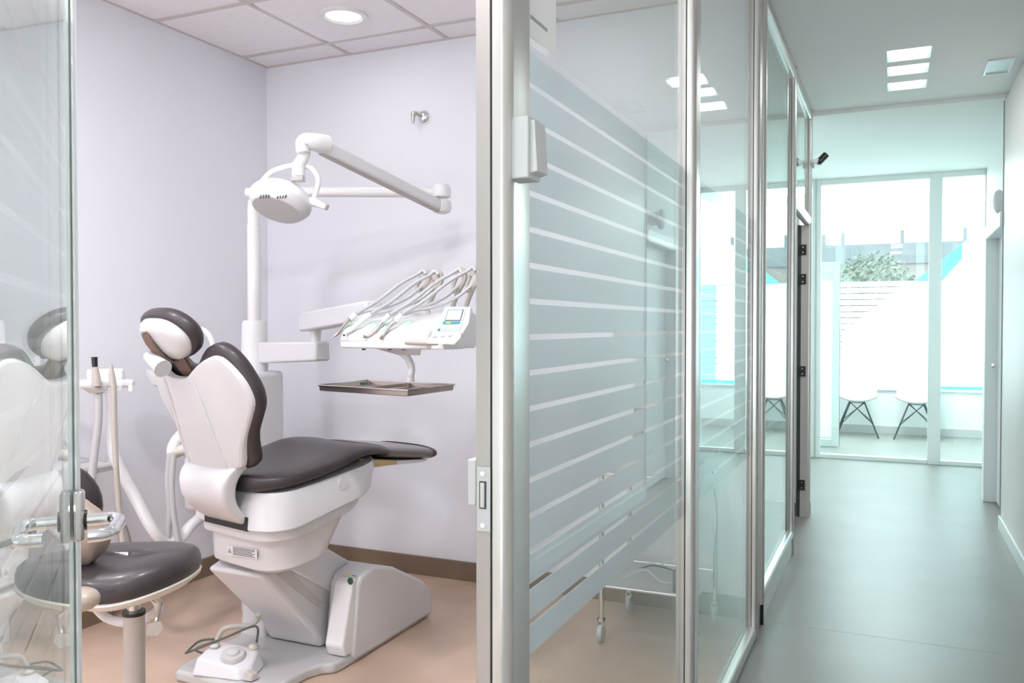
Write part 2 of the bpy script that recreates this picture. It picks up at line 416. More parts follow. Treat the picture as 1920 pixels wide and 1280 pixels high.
jf = obj('hinge_jamb', G().box((-.568, 6.085, 0), (XG+.01, 6.10, 2.0)), 'grey', d2, bevel=.001)
obj('jamb_rebate', G().box((-.592, 6.088, 0), (-.568, 6.105, 2.0)), 'ink', d2)
for z in (.22, 1.0, 1.63, 1.83):
    h_ = obj('hinge', G().box((-.583, 6.078, z-.035), (-.535, 6.0855, z+.035)), 'black', jf, bevel=.001)
    obj('hinge_screw', G().cyl((-.556, 6.0785, z+.018), (-.556, 6.0765, z+.018), .005, seg=10).cyl((-.556, 6.0785, z-.018), (-.556, 6.0765, z-.018), .005, seg=10), 'chrome', h_)
rail(d2, 5.125, 6.09, 2.0, 2.06, 'transom_rail'); rail(d2, 5.125, 6.09, ZT-.07, ZT, 'top_rail'); pane(d2, 5.12, 6.1, 2.05, ZT-.06)
obj('end_cap', G().box((XG+.0, 6.172, 0), (XG+.026, 6.18, .09)), 'gasket', d2)
# header over the treatment room doorway
w0 = thing('trim_2', 'aluminium header above the treatment room doorway', None, (XG, .7, 0), kind='structure')
rail(w0, .30, 1.10, 2.04, 2.10, 'header_rail'); pane(w0, .30, 1.1, 2.09, ZT-.06); rail(w0, .30, 1.10, ZT-.07, ZT, 'top_rail')
wall('wall_corridor_left', (-.56, YF0, 0), (-.50, .28, ZC+.02), 'wall_r')
# strike plate and keeper on the latch post
sp = obj('strike_plate', G().poly([(-.549, 1.0985, z) for z in (1.012,)] + [(-.5275, 1.0985, 1.012), (-.5275, 1.0985, 1.106), (-.549, 1.0985, 1.106)], (0, -1, 0), .002), 'grey_l', w1, bevel=.0005)
obj('latch_hole', G().box((-.5445, 1.0955, 1.045), (-.5335, 1.0966, 1.085)), 'ink', sp, flat=True)
obj('latch_lip', G().box((-.5425, 1.094, 1.047), (-.536, 1.0957, 1.083)), 'grey', sp, bevel=.0005)
for z in (1.021, 1.096): obj('screw', G().cyl((-.539, 1.0967, z), (-.539, 1.0948, z), .0035, seg=12), 'chrome', sp)
obj('keeper_box', G().box((-.566, 1.10, 1.047), (-.5525, 1.13, 1.115)), 'grey', w1, bevel=.002)
# ------------------------------------------------------------------ glass door leaf of the treatment room
ep = Vector((-1.069, .843, 0)); hp = ep-Vector((-.7325, .681, 0))*.80; dl = (ep-hp).normalized(); nl = Vector((dl.y, -dl.x, 0))
if nl.dot(Vector((1, 0, 0))) < 0: nl = -nl
d1 = thing('door_1', 'open glass door leaf with frosted bands and chrome lever', None, tuple(hp), kind='structure')
Lw = (ep-hp).length
def LP_(a, n, z): return hp+dl*a+nl*n+Vector((0, 0, z))
def lbox(g, a0, a1, n0, n1, z0, z1):
    R = lambda z: [LP_(a0, n0, z), LP_(a1, n0, z), LP_(a1, n1, z), LP_(a0, n1, z)]
    return g.loft([R(z0), R(z1)])
obj('glass_pane', lbox(G(), .03, Lw-.02, -.004, .003, .03, 2.0), 'glass_leaf', d1, flat=True)
obj('stile', lbox(G(), Lw-.026, Lw, -.009, .002, .01, 2.03), 'alu_w', d1, bevel=.003)
obj('stile_bead', lbox(G(), Lw-.024, Lw-.001, .0032, .010, .01, 2.03), 'alu_w', d1, bevel=.003)
obj('gasket', lbox(G(), Lw-.0245, Lw-.0010, .002, .0032, .01, 2.03), 'greyink', d1)
obj('stile', lbox(G(), 0, .03, -.010, .010, .01, 2.03), 'alu', d1, bevel=.002)
obj('bottom_rail', lbox(G(), .03, Lw-.026, -.010, .010, .01, .07), 'alu', d1, bevel=.002)
obj('top_rail', lbox(G(), .03, Lw-.026, -.010, .010, 1.98, 2.03), 'alu', d1, bevel=.002)
for k in range(17):
    z = FZ0+FP*k
    obj('film_band', lbox(G(), .05, Lw-.028, -.0062, -.005, z, z+FP-.0095), 'film_door', d1, flat=True)
for sgn in (1, -1):
    ht = obj('handle_plate', lbox(G(), Lw-.060, Lw-.030, sgn*.004, sgn*.018, 1.012, 1.082), 'steel', d1, bevel=.004)
    a0 = Lw-.045; zz = 1.040
    lv = G().tube([LP_(a0, sgn*.016, zz), LP_(a0, sgn*.045, zz), LP_(a0-.004, sgn*.054, zz), LP_(a0-.02, sgn*.062, zz), LP_(a0-.055, sgn*.060, zz), LP_(a0-.085, sgn*.056, zz), LP_(a0-.10, sgn*.046, zz), LP_(a0-.103, sgn*.028, zz)], .0088, 16, smooth=5)
    obj('lever_handle', lv, 'chrome', ht)
    obj('handle_rose', G().cyl(LP_(a0, sgn*.016, zz), LP_(a0, sgn*.021, zz), .014), 'black', ht)

# ------------------------------------------------------------------ far glazed front
YG = 8.915
ff = thing('window_4', 'glazed screen between lobby and waiting room', None, (0, YG, 0), kind='structure')
mull = [(-3.27, -3.2), (-1.92, -1.80), (-.775, -.645), (.315, .425), (.775, .785)]
for a, b_ in mull: obj('mullion', G().box((a, YG-.02, 0), (b_, YG+.04, 2.755)), 'alu_w', ff, bevel=.004)
obj('mullion', G().box((-.70, YG-.03, 0), (-.69, YG-.02, 2.755)), 'grey', ff)
for a, b_ in ((-3.2, -1.92), (-1.80, -.775), (-.645, .315), (.425, .775)):
    obj('glass_pane', G().box((a, YG+.005, .04), (b_, YG+.013, 2.71)), 'glass_far', ff, flat=True)
    obj('bottom_rail', G().box((a, YG-.02, 0), (b_, YG+.04, .042)), 'alu_w', ff, bevel=.003)
    obj('top_rail', G().box((a, YG-.02, 2.70), (b_, YG+.04, 2.755)), 'alu_w', ff, bevel=.003)
# storefront glazing
YS = 11.24
sf = thing('window_5', 'street window of the waiting room with white and turquoise film', None, (0, YS, 0), kind='structure')
for a, b_ in ((-3.27, -3.2), (-1.42, -1.36), (2.24, 2.3)): obj('mullion', G().box((a, YS-.02, .55), (b_, YS+.04, 2.85)), 'alu_w', sf, bevel=.003)
for a, b_ in ((-3.2, -1.42), (-1.36, 2.24)):
    obj('glass_pane', G().box((a, YS, .55), (b_, YS+.008, 2.82)), 'glass_far', sf, flat=True)
obj('sill', G().box((XL, YS-.06, .53), (2.3, YS+.06, .555)), 'alu_w', sf, bevel=.003)
for k in range(17):
    z = .60+.0745*k
    for a, b_ in ((-3.2, -1.42), (-1.36, 1.05), (1.06, 1.065)):
        obj('film_band', G().box((a, YS-.003, z), (b_, YS-.0015, z+.060)), 'film_w', sf, flat=True)
for k in range(17): obj('film_band', G().box((1.05, YS-.003, .60+.0745*k), (2.24, YS-.0015, .666+.0745*k)), 'film_l', sf, flat=True)
obj('turquoise_strip', G().box((.42, YS-.005, .556), (2.24, YS-.0035, .60)), 'film_t', sf, flat=True)
tp = lambda x, y: PY(x, y, YS-.008)
obj('white_film_shape', G().poly([tp(1580, 725), tp(1580, 622), tp(1706, 527), (1.02, YS-.008, 1.862), (1.02, YS-.008, .60)], (0, 1, 0), .0012), 'film_w', sf, flat=True)
tp = lambda x, y: PY(x, y, YS-.008)
obj('turquoise_band', G().poly([tp(1715, 527), tp(1804, 457), tp(1804, 485), tp(1766, 527)], (0, 1, 0), .0012), 'film_t', sf, flat=True)
obj('white_film_shape', G().poly([tp(1766, 527), tp(1804, 485), tp(1804, 457), tp(1828, 438), tp(2060, 425), tp(2060, 520)], (0, 1, 0), .0012), 'film_w', sf, flat=True)
# open entrance door leaf standing in the waiting room
en = thing('door_4', 'open pale framed glass entrance leaf', None, (-.75, 9.79, 0), kind='structure')
e0, e1 = -1.15, -.512
fr = G().box((e0, 9.77, .01), (e0+.075, 9.81, 2.0)).box((e1-.075, 9.77, .01), (e1, 9.81, 2.0))
obj('leaf_stile', G().box((e0, 9.77, .01), (e0+.075, 9.81, 2.0)), 'alu_w', en, bevel=.003); obj('leaf_stile', G().box((e1-.075, 9.77, .01), (e1, 9.81, 2.0)), 'alu_w', en, bevel=.003)
obj('leaf_rail', G().box((e0+.075, 9.77, .01), (e1-.075, 9.81, .08)), 'alu_w', en, bevel=.003); obj('leaf_rail', G().box((e0+.075, 9.77, 1.90), (e1-.075, 9.81, 2.0)), 'alu_w', en, bevel=.003)
obj('glass_pane', G().box((e0+.075, 9.785, .08), (e1-.075, 9.791, 1.90)), 'glass_far', en, flat=True)
obj('film_sheet', G().box((e0+.075, 9.782, .10), (e1-.075, 9.7835, 1.80)), 'film_w', en, flat=True)
obj('edge_gasket', G().box((e1, 9.775, .01), (e1+.004, 9.80, 2.0)), 'wire', en, flat=True)
# door in the recessed part of the right wall
d3 = thing('door_3', 'white door in the recessed corridor wall', None, (XR2, 6.8, 0), kind='structure')
obj('door_casing', G().box((.632, 7.17, 0), (XR2, 7.30, 2.05)), 'alu_w', d3, bevel=.004)
obj('door_casing', G().box((.632, 6.283, 1.955), (XR2, 7.17, 2.05)), 'alu_w', d3, bevel=.004)
obj('door_leaf', G().box((.715, 6.29, .01), (.755, 7.17, 1.955)), 'white2', d3, bevel=.002)
obj('door_knob', G().cyl((.715, 7.10, 1.02), (.695, 7.10, 1.02), .009).ell((.685, 7.10, 1.02), (.016, .02, .02), 14, 8), 'chrome', d3)
obj('plinth_block', G().box((.665, 7.6, .0), (XR2, 7.63, .12)), 'alu_w', d3, bevel=.003)

# ================================================================== STREET
obj_st = obj('street', G().box((-30, 11.34, -.25), (30, 60, -.15)), 'pave', flat=True, kind='structure')
fc = thing('building', 'pale rendered building across the street with grey clad parapet', 'building', (0, 26, -.15))
obj('facade', G().box((-22, 26, -.15), (6.5, 30, 3.33)), 'facade', fc, flat=True)
obj('parapet', G().box((-22, 25.9, 3.05), (6.5, 30, 3.62)), 'facade_g', fc, flat=True)
for i in range(9):
    x = -7.5+1.55*i; obj('parapet_post', G().box((x-.05, 25.95, 3.62), (x+.05, 26.05, 3.98)), 'facade_g', fc, flat=True)
obj('roof_hut', G().box((-3.4, 26.5, 3.62), (-1.8, 28.5, 4.0)), 'facade', fc, flat=True)
obj('awning', G().box((-12, 25.4, 2.1), (6.5, 26, 2.4)), 'facade_g', fc, flat=True)
bt = thing('bush', 'grey-green bushy tree seen through the street window', 'tree', (-.55, 17.6, -.15))
obj('trunk', G().tube([(-.55, 17.6, -.15), (-.5, 17.6, .8), (-.6, 17.5, 1.7)], [.12, .07], 10).tube([(-.5, 17.6, .7), (-.1, 17.7, 1.4), (.15, 17.6, 2.1)], [.06, .03], 8), 'bark', bt)
g = G(); g2 = G()
for i in range(3600):
    t = random.random()*2*PI; rr_ = math.sqrt(random.random()); zz = random.random()
    cx = -.35+1.35*rr_*math.cos(t)*(1-.35*zz); cy = 17.6+.9*rr_*math.sin(t); cz = .9+1.85*zz*(1-.35*rr_**2)
    s_ = random.uniform(.03, .06); a = Vector((random.gauss(0, 1), random.gauss(0, 1), random.gauss(0, 1))).normalized(); b_ = a.orthogonal().normalized(); c_ = a.cross(b_)
    P = Vector((cx, cy, cz)); k = g if zz > .62 else g2
    vs = [k.b.verts.new(P+b_*s_*1.5), k.b.verts.new(P+c_*s_*.5), k.b.verts.new(P-b_*s_*1.5), k.b.verts.new(P-c_*s_*.5)]; k.b.faces.new(vs)
obj('upper_foliage', g, 'leaf', bt, flat=True, kind='stuff'); obj('lower_foliage', g2, 'leaf2', bt, flat=True, kind='stuff')

# ================================================================== CEILING FITTINGS
t = thing('ceiling_light', 'round recessed downlight glowing in the tiled ceiling', 'ceiling light', (DLC[0], DLC[1], ZC-.02))
c0 = (DLC[0], DLC[1], ZC)
obj('trim_ring', G().lathe([(.082, .015), (.082, -.004), (.092, -.014), (.112, -.010), (.114, 0), (.105, .003), (.09, .003), (.088, .015)], c0, 40), 'white', t)
obj('diffuser', G().lathe([(0, .004), (.083, .004), (.083, .012), (0, .012)], c0, 40), 'lit_d', t)
nm = ['nearest of the three bright slot lamps in the corridor ceiling', 'middle one of the three bright slot lamps in the corridor ceiling', 'farthest of the three bright slot lamps in the corridor ceiling']
for (x0, y0, x1, y1), l in zip(LP, nm):
    t = thing('ceiling_light', l, 'ceiling light', ((x0+x1)/2, (y0+y1)/2, ZC), 'slot lamps in the corridor ceiling')
    g = G()
    g.loft([[Vector(p) for p in ((x0, y0, ZC), (x1, y0, ZC), (x1, y1, ZC), (x0, y1, ZC))], [Vector(p) for p in ((x0+.018, y0+.004, ZC+.028), (x1-.018, y0+.004, ZC+.028), (x1-.018, y1-.004, ZC+.028), (x0+.018, y1-.004, ZC+.028))]], caps=False)
    obj('lamp_housing', g, 'lamp_in', t, flat=True)
    obj('light_panel', G().box((x0+.017, y0+.003, ZC+.022), (x1-.017, y1-.003, ZC+.03)), 'lit', t, flat=True)
t = thing('recessed_fitting', 'unlit square recessed fitting in the ceiling near the right wall', 'ceiling light', (.54, 5.53, ZC))
x0, y0, x1, y1 = VENT
fr = G()
for a, b_ in (((x0-.012, y0-.012), (x1+.012, y0)), ((x0-.012, y1), (x1+.012, y1+.012)), ((x0-.012, y0), (x0, y1)), ((x1, y0), (x1+.012, y1))): fr.box((*a, ZC-.008), (*b_, ZC))
obj('frame', fr, 'white', t)
obj('recess', G().loft([[Vector(p) for p in ((x0, y0, ZC), (x1, y0, ZC), (x1, y1, ZC), (x0, y1, ZC))], [Vector(p) for p in ((x0+.02, y0+.02, ZC+.06), (x1-.02, y0+.02, ZC+.06), (x1-.02, y1-.02, ZC+.06), (x0+.02, y1-.02, ZC+.06))]]), 'lamp_in', t, flat=True)
obj('lamp_tube', G().cyl((x0+.035, y0+.04, ZC+.03), (x0+.035, y1-.04, ZC+.03), .014, seg=12), 'white', t)

# wall items
t = thing('motion_sensor', 'white rounded motion sensor on a bracket high on the right wall', 'sensor', (XR+.0, 6.3, 2.2))
so = Vector((.70, 6.90, 2.20))
obj('bracket', G().box((.72, 6.86, 2.15), (XR2, 6.94, 2.25)), 'white2', t, bevel=.004)
obj('housing', G().ell((.685, 6.88, 2.19), (.040, .045, .085), 20, 14), 'white2', t)
t = thing('camera_sensor', 'white sensor with black oval face on an arm at the doorway post', 'sensor', (XG+.02, 6.12, 2.42))
sc_ = PD(1541, 298, 5.75)
obj('arm', G().tube([(XG+.0, 6.135, 2.43), PD(1528, 303, 5.72), PD(1534, 301, 5.72)], .016, 12), 'white', t)
obj('clamp', G().cyl((XG-.01, 6.135, 2.415), (XG+.04, 6.135, 2.415), .028, seg=16), 'white', t)
ax = (PD(1550, 289, 5.72)-PD(1533, 306, 5.72)).normalized()
bdy = G().tube([PD(1532, 307, 5.745), PD(1534, 305, 5.745), PD(1549, 290, 5.745), PD(1551, 288, 5.745)], [.012, .026, .026, .012], 18)
obj('body', bdy, 'white', t)
nrm = (O0-sc_).normalized()
obj('lens_face', G().tube([PD(1533, 306, 5.725)+nrm*.004, PD(1535, 304, 5.725)+nrm*.004, PD(1549, 290, 5.725)+nrm*.004, PD(1550, 289, 5.725)+nrm*.004], [.008, .0215, .0215, .008], 18), 'black', t)
# rocker switch on the latch post
t = thing('rocker_switch', 'small grey rocker switch box fixed to the latch post', 'switch', (-.505, 1.14, 1.56))
obj('body', G().box((-.5125, 1.118, 1.523), (-.477, 1.165, 1.612)), 'grey_l', t, bevel=.002)
obj('rocker', G().prism([(-.478, 1.53), (-.478, 1.608), (-.470, 1.606), (-.4655, 1.533)], 'y', 1.125, 1.166), 'grey_l', t, bevel=.001)
# card on the glass
t = thing('notice_card', 'white card with grey drop mark stuck on the glass beside the latch post', 'sign', (XG+.004, 1.31, 1.95))
ca, cb = XG+.0034, XG+.0046
obj('card', G().box((ca, 1.215, 1.768), (cb, 1.352, 2.03)), 'paper', t, flat=True)
def on_card(px): return [PX(x, y, cb+.0002) for x, y in px]
obj('drop_mark', G().poly([(cb, 1.288+.026*math.cos(a)*(1 if math.sin(a) < 0 else max(0, 1-math.sin(a))), 1.905+(.028 if math.sin(a) < 0 else .055)*math.sin(a)) for a in [2*PI*k/24 for k in range(24)]], (1, 0, 0), .0004), 'greyink', t, flat=True)
obj('text_line', G().box((cb, 1.240, 1.797), (cb+.0004, 1.312, 1.803)), 'greyink', t, flat=True)
# hook plate on the back wall
hk = PY(796, 220, YB)
t = thing('wall_valve', 'chrome domed valve with small lever high on the back wall', 'valve', tuple(hk))
Ry = Matrix.Rotation(PI/2, 4, 'X')
obj('dome', G().lathe([(.036, 0), (.036, .006), (.030, .018), (.016, .026), (0, .028)], hk, 28, Ry), 'chrome', t)
obj('lever', G().tube([hk+Vector((-.004, -.026, .0)), hk+Vector((-.02, -.05, .012)), hk+Vector((-.034, -.055, .012))], [.008, .011], 12).tube([hk+Vector((-.034, -.055, .018)), hk+Vector((-.036, -.056, -.02)), hk+Vector((-.036, -.056, -.04))], [.013, .007], 12), 'steel', t)

# ================================================================== DENTAL CHAIR
CX = -2.17
ch = thing('dental_chair', 'white dental chair with charcoal cushions, its back turned to the doorway', 'dental chair', (-2.14, 2.31, 0))
ch.rotation_euler = (0, 0, math.radians(-13))
# base plate
bp = [(-2.42, 2.36), (-2.40, 2.31), (-1.99, 2.30), (-1.965, 2.33), (-1.965, 2.52), (-1.94, 2.58), (-1.905, 2.60), (-1.895, 2.64), (-1.895, 3.30), (-2.44, 3.30), (-2.44, 2.5)]
obj('base_plate', G().prism(bp, 'z', .0, .042), 'grey', ch, bevel=.012, bseg=3)
def chk(x0, x1):
    pr = [(2.70, .035), (2.735, .30), (2.765, .335), (2.85, .350), (3.0, .305), (3.235, .185), (3.295, .14), (3.315, .10), (3.315, .012), (2.72, .012)]
    return G().prism(pr, 'x', x0, x1)
bc = obj('base_cover', chk(-2.02, -1.885), 'white_c', ch, bevel=.014, bseg=3)
obj('base_cover', chk(-2.45, -2.32), 'white_c', ch, bevel=.014, bseg=3)
obj('base_cover', G().prism([(2.86, .04), (2.88, .30), (3.0, .305), (3.235, .185), (3.295, .13), (3.315, .10), (3.315, .012), (2.86, .012)], 'x', -2.33, -2.0), 'white_c', ch, bevel=.01)
obj('column_facet', G().prism([(2.66, .045), (2.64, .09), (2.705, .315), (2.735, .33), (2.72, .045)], 'x', -1.975, -1.892), 'white', bc, bevel=.008)
obj('green_button', G().ell(PY(657, 1089, 2.700), (.013, .006, .014), 16, 8), 'green', bc)
wp = PZ(655, 1077, .348)
obj('warning_mark', G().poly([wp+Vector((-.014, -.012, .0005)), wp+Vector((.012, -.012, .0005)), wp+Vector((0, .014, .0005))], (0, 0, 1), .0006), 'yellow', bc, flat=True)
obj('warning_text', G().box(wp+Vector((.016, -.008, 0)), wp+Vector((.035, -.003, .0012))), 'ink', bc, flat=True)
# lifting arms
obj('lower_arm', G().prism([(2.36, .42), (2.52, .46), (2.90, .17), (2.84, .045), (2.70, .045), (2.66, .12)], 'x', -2.30, -2.035), 'white_c', ch, bevel=.02, bseg=3)
obj('upper_arm', G().prism([(2.46, .475), (2.62, .50), (2.90, .33), (2.90, .24), (2.84, .20), (2.48, .42)], 'x', -2.315, -2.02), 'white2', ch, bevel=.008)
obj('arm_recess', G().prism([(2.44, .405), (2.50, .41), (2.70, .225), (2.68, .215)], 'x', -2.03, -2.034), 'grey', ch)
# seat shell : lofted tub, in the chair's own frame (x across, y towards the feet)
def tub_ring(yb, yf, zb, zf, hw, r=.12, n=7, pw=1.7):
    pts = []
    for (x, y) in rr(-hw, yb, hw, yf, r, n):
        t_ = max(0, (y-yb)/(yf-yb)); pts.append(Vector((x, y, zb+(zf-zb)*t_**pw)))
    return pts
rings = [tub_ring(.12, .26, .436, .45, .12, .06), tub_ring(.06, .30, .440, .470, .18, .09), tub_ring(.03, .33, .458, .50, .212, .11), tub_ring(.025, .345, .480, .525, .216), tub_ring(.022, .42, .560, .645, .218), tub_ring(.021, .425, .564, .650, .219),
         tub_ring(.004, .452, .566, .655, .240), tub_ring(.002, .46, .570, .662, .243), tub_ring(.000, .475, .600, .700, .240), tub_ring(.001, .478, .604, .704, .238),
         tub_ring(-.014, .498, .606, .708, .262), tub_ring(-.017, .502, .611, .714, .266), tub_ring(-.010, .53, .690, .79, .256), tub_ring(.005, .535, .735, .805, .235, .11)]
sh = obj('seat_shell', G().loft(rings), 'white_c', ch, ang=26, local=True)
CM = ch.matrix_basis; CU = (CM.to_3x3() @ Vector((1, 0, 0))); CV = (CM.to_3x3() @ Vector((0, 1, 0)))
rc_ = PP(640, 906, ch.location+CU*.25, CU)
obj('round_cap', G().cyl(rc_, rc_+CU*.012, .022, seg=24), 'white2', sh)
def lb(x, y): return PP(x, y, ch.location+CV*.020, CV)
lab = obj('warning_label', G().poly([lb(426, 1022), lb(482, 1030), lb(482, 1048), lb(426, 1040)], -CV, .0006), 'labelbg', sh, flat=True)
tl = G()
for k in range(6):
    y_ = 1025+2.6*k; x1_ = 480-random.random()*8
    a_, b_ = lb(437, y_), lb(x1_, y_+(x1_-437)*.15); tl.poly([a_, b_, b_+Vector((0, 0, -.0022)), a_+Vector((0, 0, -.0022))], -CV, .0012)
obj('label_text', tl, 'ink', lab, flat=True)
obj('label_triangle', G().poly([lb(427, 1035.5), lb(435, 1037), lb(431, 1027)], -CV, .0011), 'greyink', lab, flat=True)
def bracket():
    g = G(); path = cr([(0, -.045, .85), (0, -.095, .815), (0, -.115, .77), (0, -.105, .71), (0, -.06, .655), (0, -.02, .625)], 5)
    rings = []
    for i, p in enumerate(path):
        t_ = i/(len(path)-1); hw = .150-.035*t_; d_ = .075-.03*t_
        rings.append([Vector((x, p[1]+y, p[2])) for x, y in rr(-hw, 0, hw, d_, .018, 4)])
    g.loft(rings); return g
obj('back_bracket', bracket(), 'white_c', ch, ang=50, local=True)
obj('bracket_slot', G().box((-.120, -.0185, .604), (.134, -.006, .652)), 'black', sh, local=True)
def cush(secs, dip=.012, n=36, ex=3.2):
    R = []
    for Y, hw, zt, zb in cr_secs(secs):
        ring = []
        for k in range(n):
            a = 2*PI*k/n; c, s_ = math.cos(a), math.sin(a)
            x = hw*math.copysign(abs(c)**(2/ex), c); z_ = math.copysign(abs(s_)**(2/2.4), s_)
            zz = (zt+zb)/2+(zt-zb)/2*z_
            if s_ > 0: zz -= dip*(1-(x/hw)**2)*(s_)
            ring.append(Vector((x, Y, zz)))
        R.append(ring)
    return G().loft(R)
def cr_secs(secs):
    V = [Vector((s_[0], s_[1], s_[2])) for s_ in secs]; Wv = [Vector((s_[0], s_[3], 0)) for s_ in secs]
    return [(p.x, p.y, p.z, q.y) for p, q in zip(cr(V, 4), cr(Wv, 4))]
obj('seat_cushion', cush([(-.030, .08, .785, .755), (-.024, .14, .802, .742), (.0, .19, .812, .731), (.06, .235, .816, .730), (.15, .252, .822, .742), (.30, .256, .842, .77), (.42, .25, .866, .80), (.52, .226, .860, .80), (.60, .196, .838, .783)], dip=.016), 'leather', ch, ang=70, local=True)
lr = obj('legrest', cush([(.598, .196, .840, .780), (.70, .19, .826, .764), (.80, .185, .812, .750), (.875, .18, .801, .740)], dip=.004), 'cover', ch, ang=70, local=True)
obj('legrest_tip', cush([(.873, .182, .802, .739), (.895, .178, .799, .738), (.912, .165, .793, .742), (.918, .13, .784, .750)], dip=0), 'leather', lr, ang=70, local=True)
obj('legrest_board', G().prism([(.46, .80), (.66, .768), (.66, .752), (.54, .755), (.46, .785)], 'x', -.17, .18), 'tan', lr, bevel=.004, local=True)
obj('legrest_frame', G().prism([(.66, .766), (.86, .746), (.84, .736), (.64, .748)], 'x', -.15, .165), 'white', lr, bevel=.004, local=True)
# backrest
B0 = Vector((0, -.0555, .8335)); TD = Vector((0, -.326, .945)); ND = Vector((0, .945, .326))
def slab(outline, layers, offs, wrap, cen=(0, .2), dense=3, ridge=None, base=B0, td=TD, nd=ND):
    pts = [Vector((x, s_, 0)) for x, s_ in outline]+[Vector((-x, s_, 0)) for x, s_ in reversed(outline) if x > 1e-6]
    pts = cr(pts, dense, True); c = Vector((cen[0], cen[1], 0))
    g = G(); R = []
    for sc, no in zip(layers, offs):
        ring = []
        for p in pts:
            q = c+(p-c)*sc; x, s_ = q.x, q.y
            nn = no+wrap*x*x
            if ridge: nn += ridge(x, s_)
            ring.append(base+Vector((x, 0, 0))+td*s_+nd*nn)
        R.append(ring)
    g.loft(R); return g
panel_o = [(0, .328), (.045, .332), (.08, .350), (.12, .378), (.16, .393), (.20, .388), (.235, .355), (.262, .31), (.276, .26), (.272, .215), (.238, .16), (.203, .11), (.180, .06), (.166, .01), (.14, -.006), (0, -.008)]
pad_o = [(0, .352), (.05, .357), (.085, .382), (.125, .416), (.168, .430), (.21, .415), (.247, .375), (.272, .32), (.288, .26), (.280, .205), (.245, .15), (.212, .10), (.195, .05), (.185, .0), (.16, -.02), (.10, -.03), (0, -.03)]
def ridge(x, s_):
    xr = .115-.03*s_/.33
    d_ = abs(x)-xr
    return -.030 if d_ < 0 else -.030+min(.034, d_*.34)
lay = [.02, .15, .3, .45, .6, .72, .82, .9, .96, .99, 1.0, 1.0, .985]
obj('backrest_shell', slab(panel_o, lay, [-.004]*8+[-.003, .001, .008, .020, .024], .42, ridge=ridge), 'white_c', ch, ang=18, local=True)
for sx in (-1, 1): obj('shell_ridge', G().tube([B0+Vector((sx*(.112-.030*q), 0, 0))+TD*(.004+.325*q)-ND*(.0325-.42*(.112-.030*q)**2) for q in (0, .25, .5, .75, 1)], [.0045, .006, .007, .006, .005], 10, smooth=3), 'white_c', ch, local=True, ang=80)
lay2 = [.5, .9, .95, .985, 1.0, .985, .94, .85, .6, .3, .02]
obj('backrest_cushion', slab(pad_o, lay2, [.012, .012, .014, .020, .036, .056, .068, .076, .080, .078, .076], .42), 'leather', ch, ang=70, local=True)
# headrest
HB = Vector((0, -.228, 1.280)); ta = math.radians(35); HT = Vector((0, -math.sin(ta), math.cos(ta))); HN = Vector((0, math.cos(ta), math.sin(ta)))
ho = [(0, .092), (.055, .088), (.10, .070), (.130, .038), (.142, 0), (.130, -.038), (.10, -.070), (.055, -.088), (0, -.092)]
obj('headrest_cushion', slab(ho, [.5, .9, .96, 1.0, .99, .93, .8, .5, .05], [-.010, -.012, -.008, .006, .024, .036, .042, .042, .040], .6, cen=(0, 0), base=HB, td=HT, nd=HN), 'leather', ch, ang=70, local=True)
hi = [(x*.86, s_*.88-.004) for x, s_ in ho]
hs_ = obj('headrest_shell', slab(hi, [.03, .4, .7, .88, .97, 1.0, .98], [-.052, -.050, -.046, -.036, -.024, -.010, .002], .6, cen=(0, -.004), base=HB, td=HT, nd=HN), 'white_c', ch, ang=60, local=True)
obj('shell_hollow', G().ell(HB+HT*.050-HN*.046+Vector((-.028, 0, 0)), (.020, .012, .010), 18, 10), 'grey', hs_, local=True)
sp_ = [(HB+HT*.045-HN*.056+Vector((-.015, 0, 0)), .013), (HB+HT*.01-HN*.062+Vector((-.01, 0, 0)), .018), (HB-HN*.062-HT*.04+Vector((-.0, 0, 0)), .022), (HB-HN*.045-HT*.08, .026), (B0+TD*.40-ND*.002, .032), (B0+TD*.35+ND*.006, .036), (B0+TD*.31+ND*.02, .036)]
obj('headrest_strap', G().loft([[p+Vector((a_*w_, b_*.006, 0)) for a_, b_ in ((-1, -1), (1, -1), (1, 1), (-1, 1))] for p, w_ in sp_]), 'strap', ch, local=True)
kc = HB-HN*.085-HT*.052+Vector((-.005, 0, 0))
obj('headrest_knob', G().tube([kc+Vector((-.045, 0, .022)), kc+Vector((.0, .0, .002)), kc+Vector((.045, .0, -.018))], [.018, .026, .030], 20), 'clearplastic', ch, local=True)

# foot control
fo = Vector((-2.205, 2.385, .042))
ft = thing('foot_control', 'grey-white foot control with round dial standing on the chair base plate', 'foot control', tuple(fo))
Mz = Matrix.Translation(fo) @ Matrix.Rotation(math.radians(12), 4, 'Z')
def lp(x, y, z): return Mz @ Vector((x, y, z))
body = [lp(-.12, -.065, 0), lp(.075, -.075, 0), lp(.115, -.03, 0), lp(.10, .075, 0), lp(-.09, .085, 0), lp(-.12, .06, 0)]
top = [lp(-.105, -.05, .062), lp(.055, -.055, .038), lp(.09, -.02, .036), lp(.08, .062, .070), lp(-.075, .07, .080), lp(-.105, .05, .078)]
fb = obj('housing', G().loft([body, top]), 'white2', ft, bevel=.008, bseg=3)
nt_ = Vector((.14, -.22, 1)).normalized(); Md = nt_.to_track_quat('Z', 'Y').to_matrix().to_4x4()
obj('dial', G().lathe([(.046, -.012), (.046, .0), (.040, .010), (.024, .012), (.022, .018), (.012, .022), (0, .022)], lp(.012, -.002, .062), 32, Md), 'grey', ft)
obj('side_button', G().ell(lp(-.085, .03, .080), (.022, .02, .012), 16, 8), 'cream', ft)
obj('side_button', G().ell(lp(.06, .06, .074), (.02, .018, .012), 16, 8), 'cream', ft)
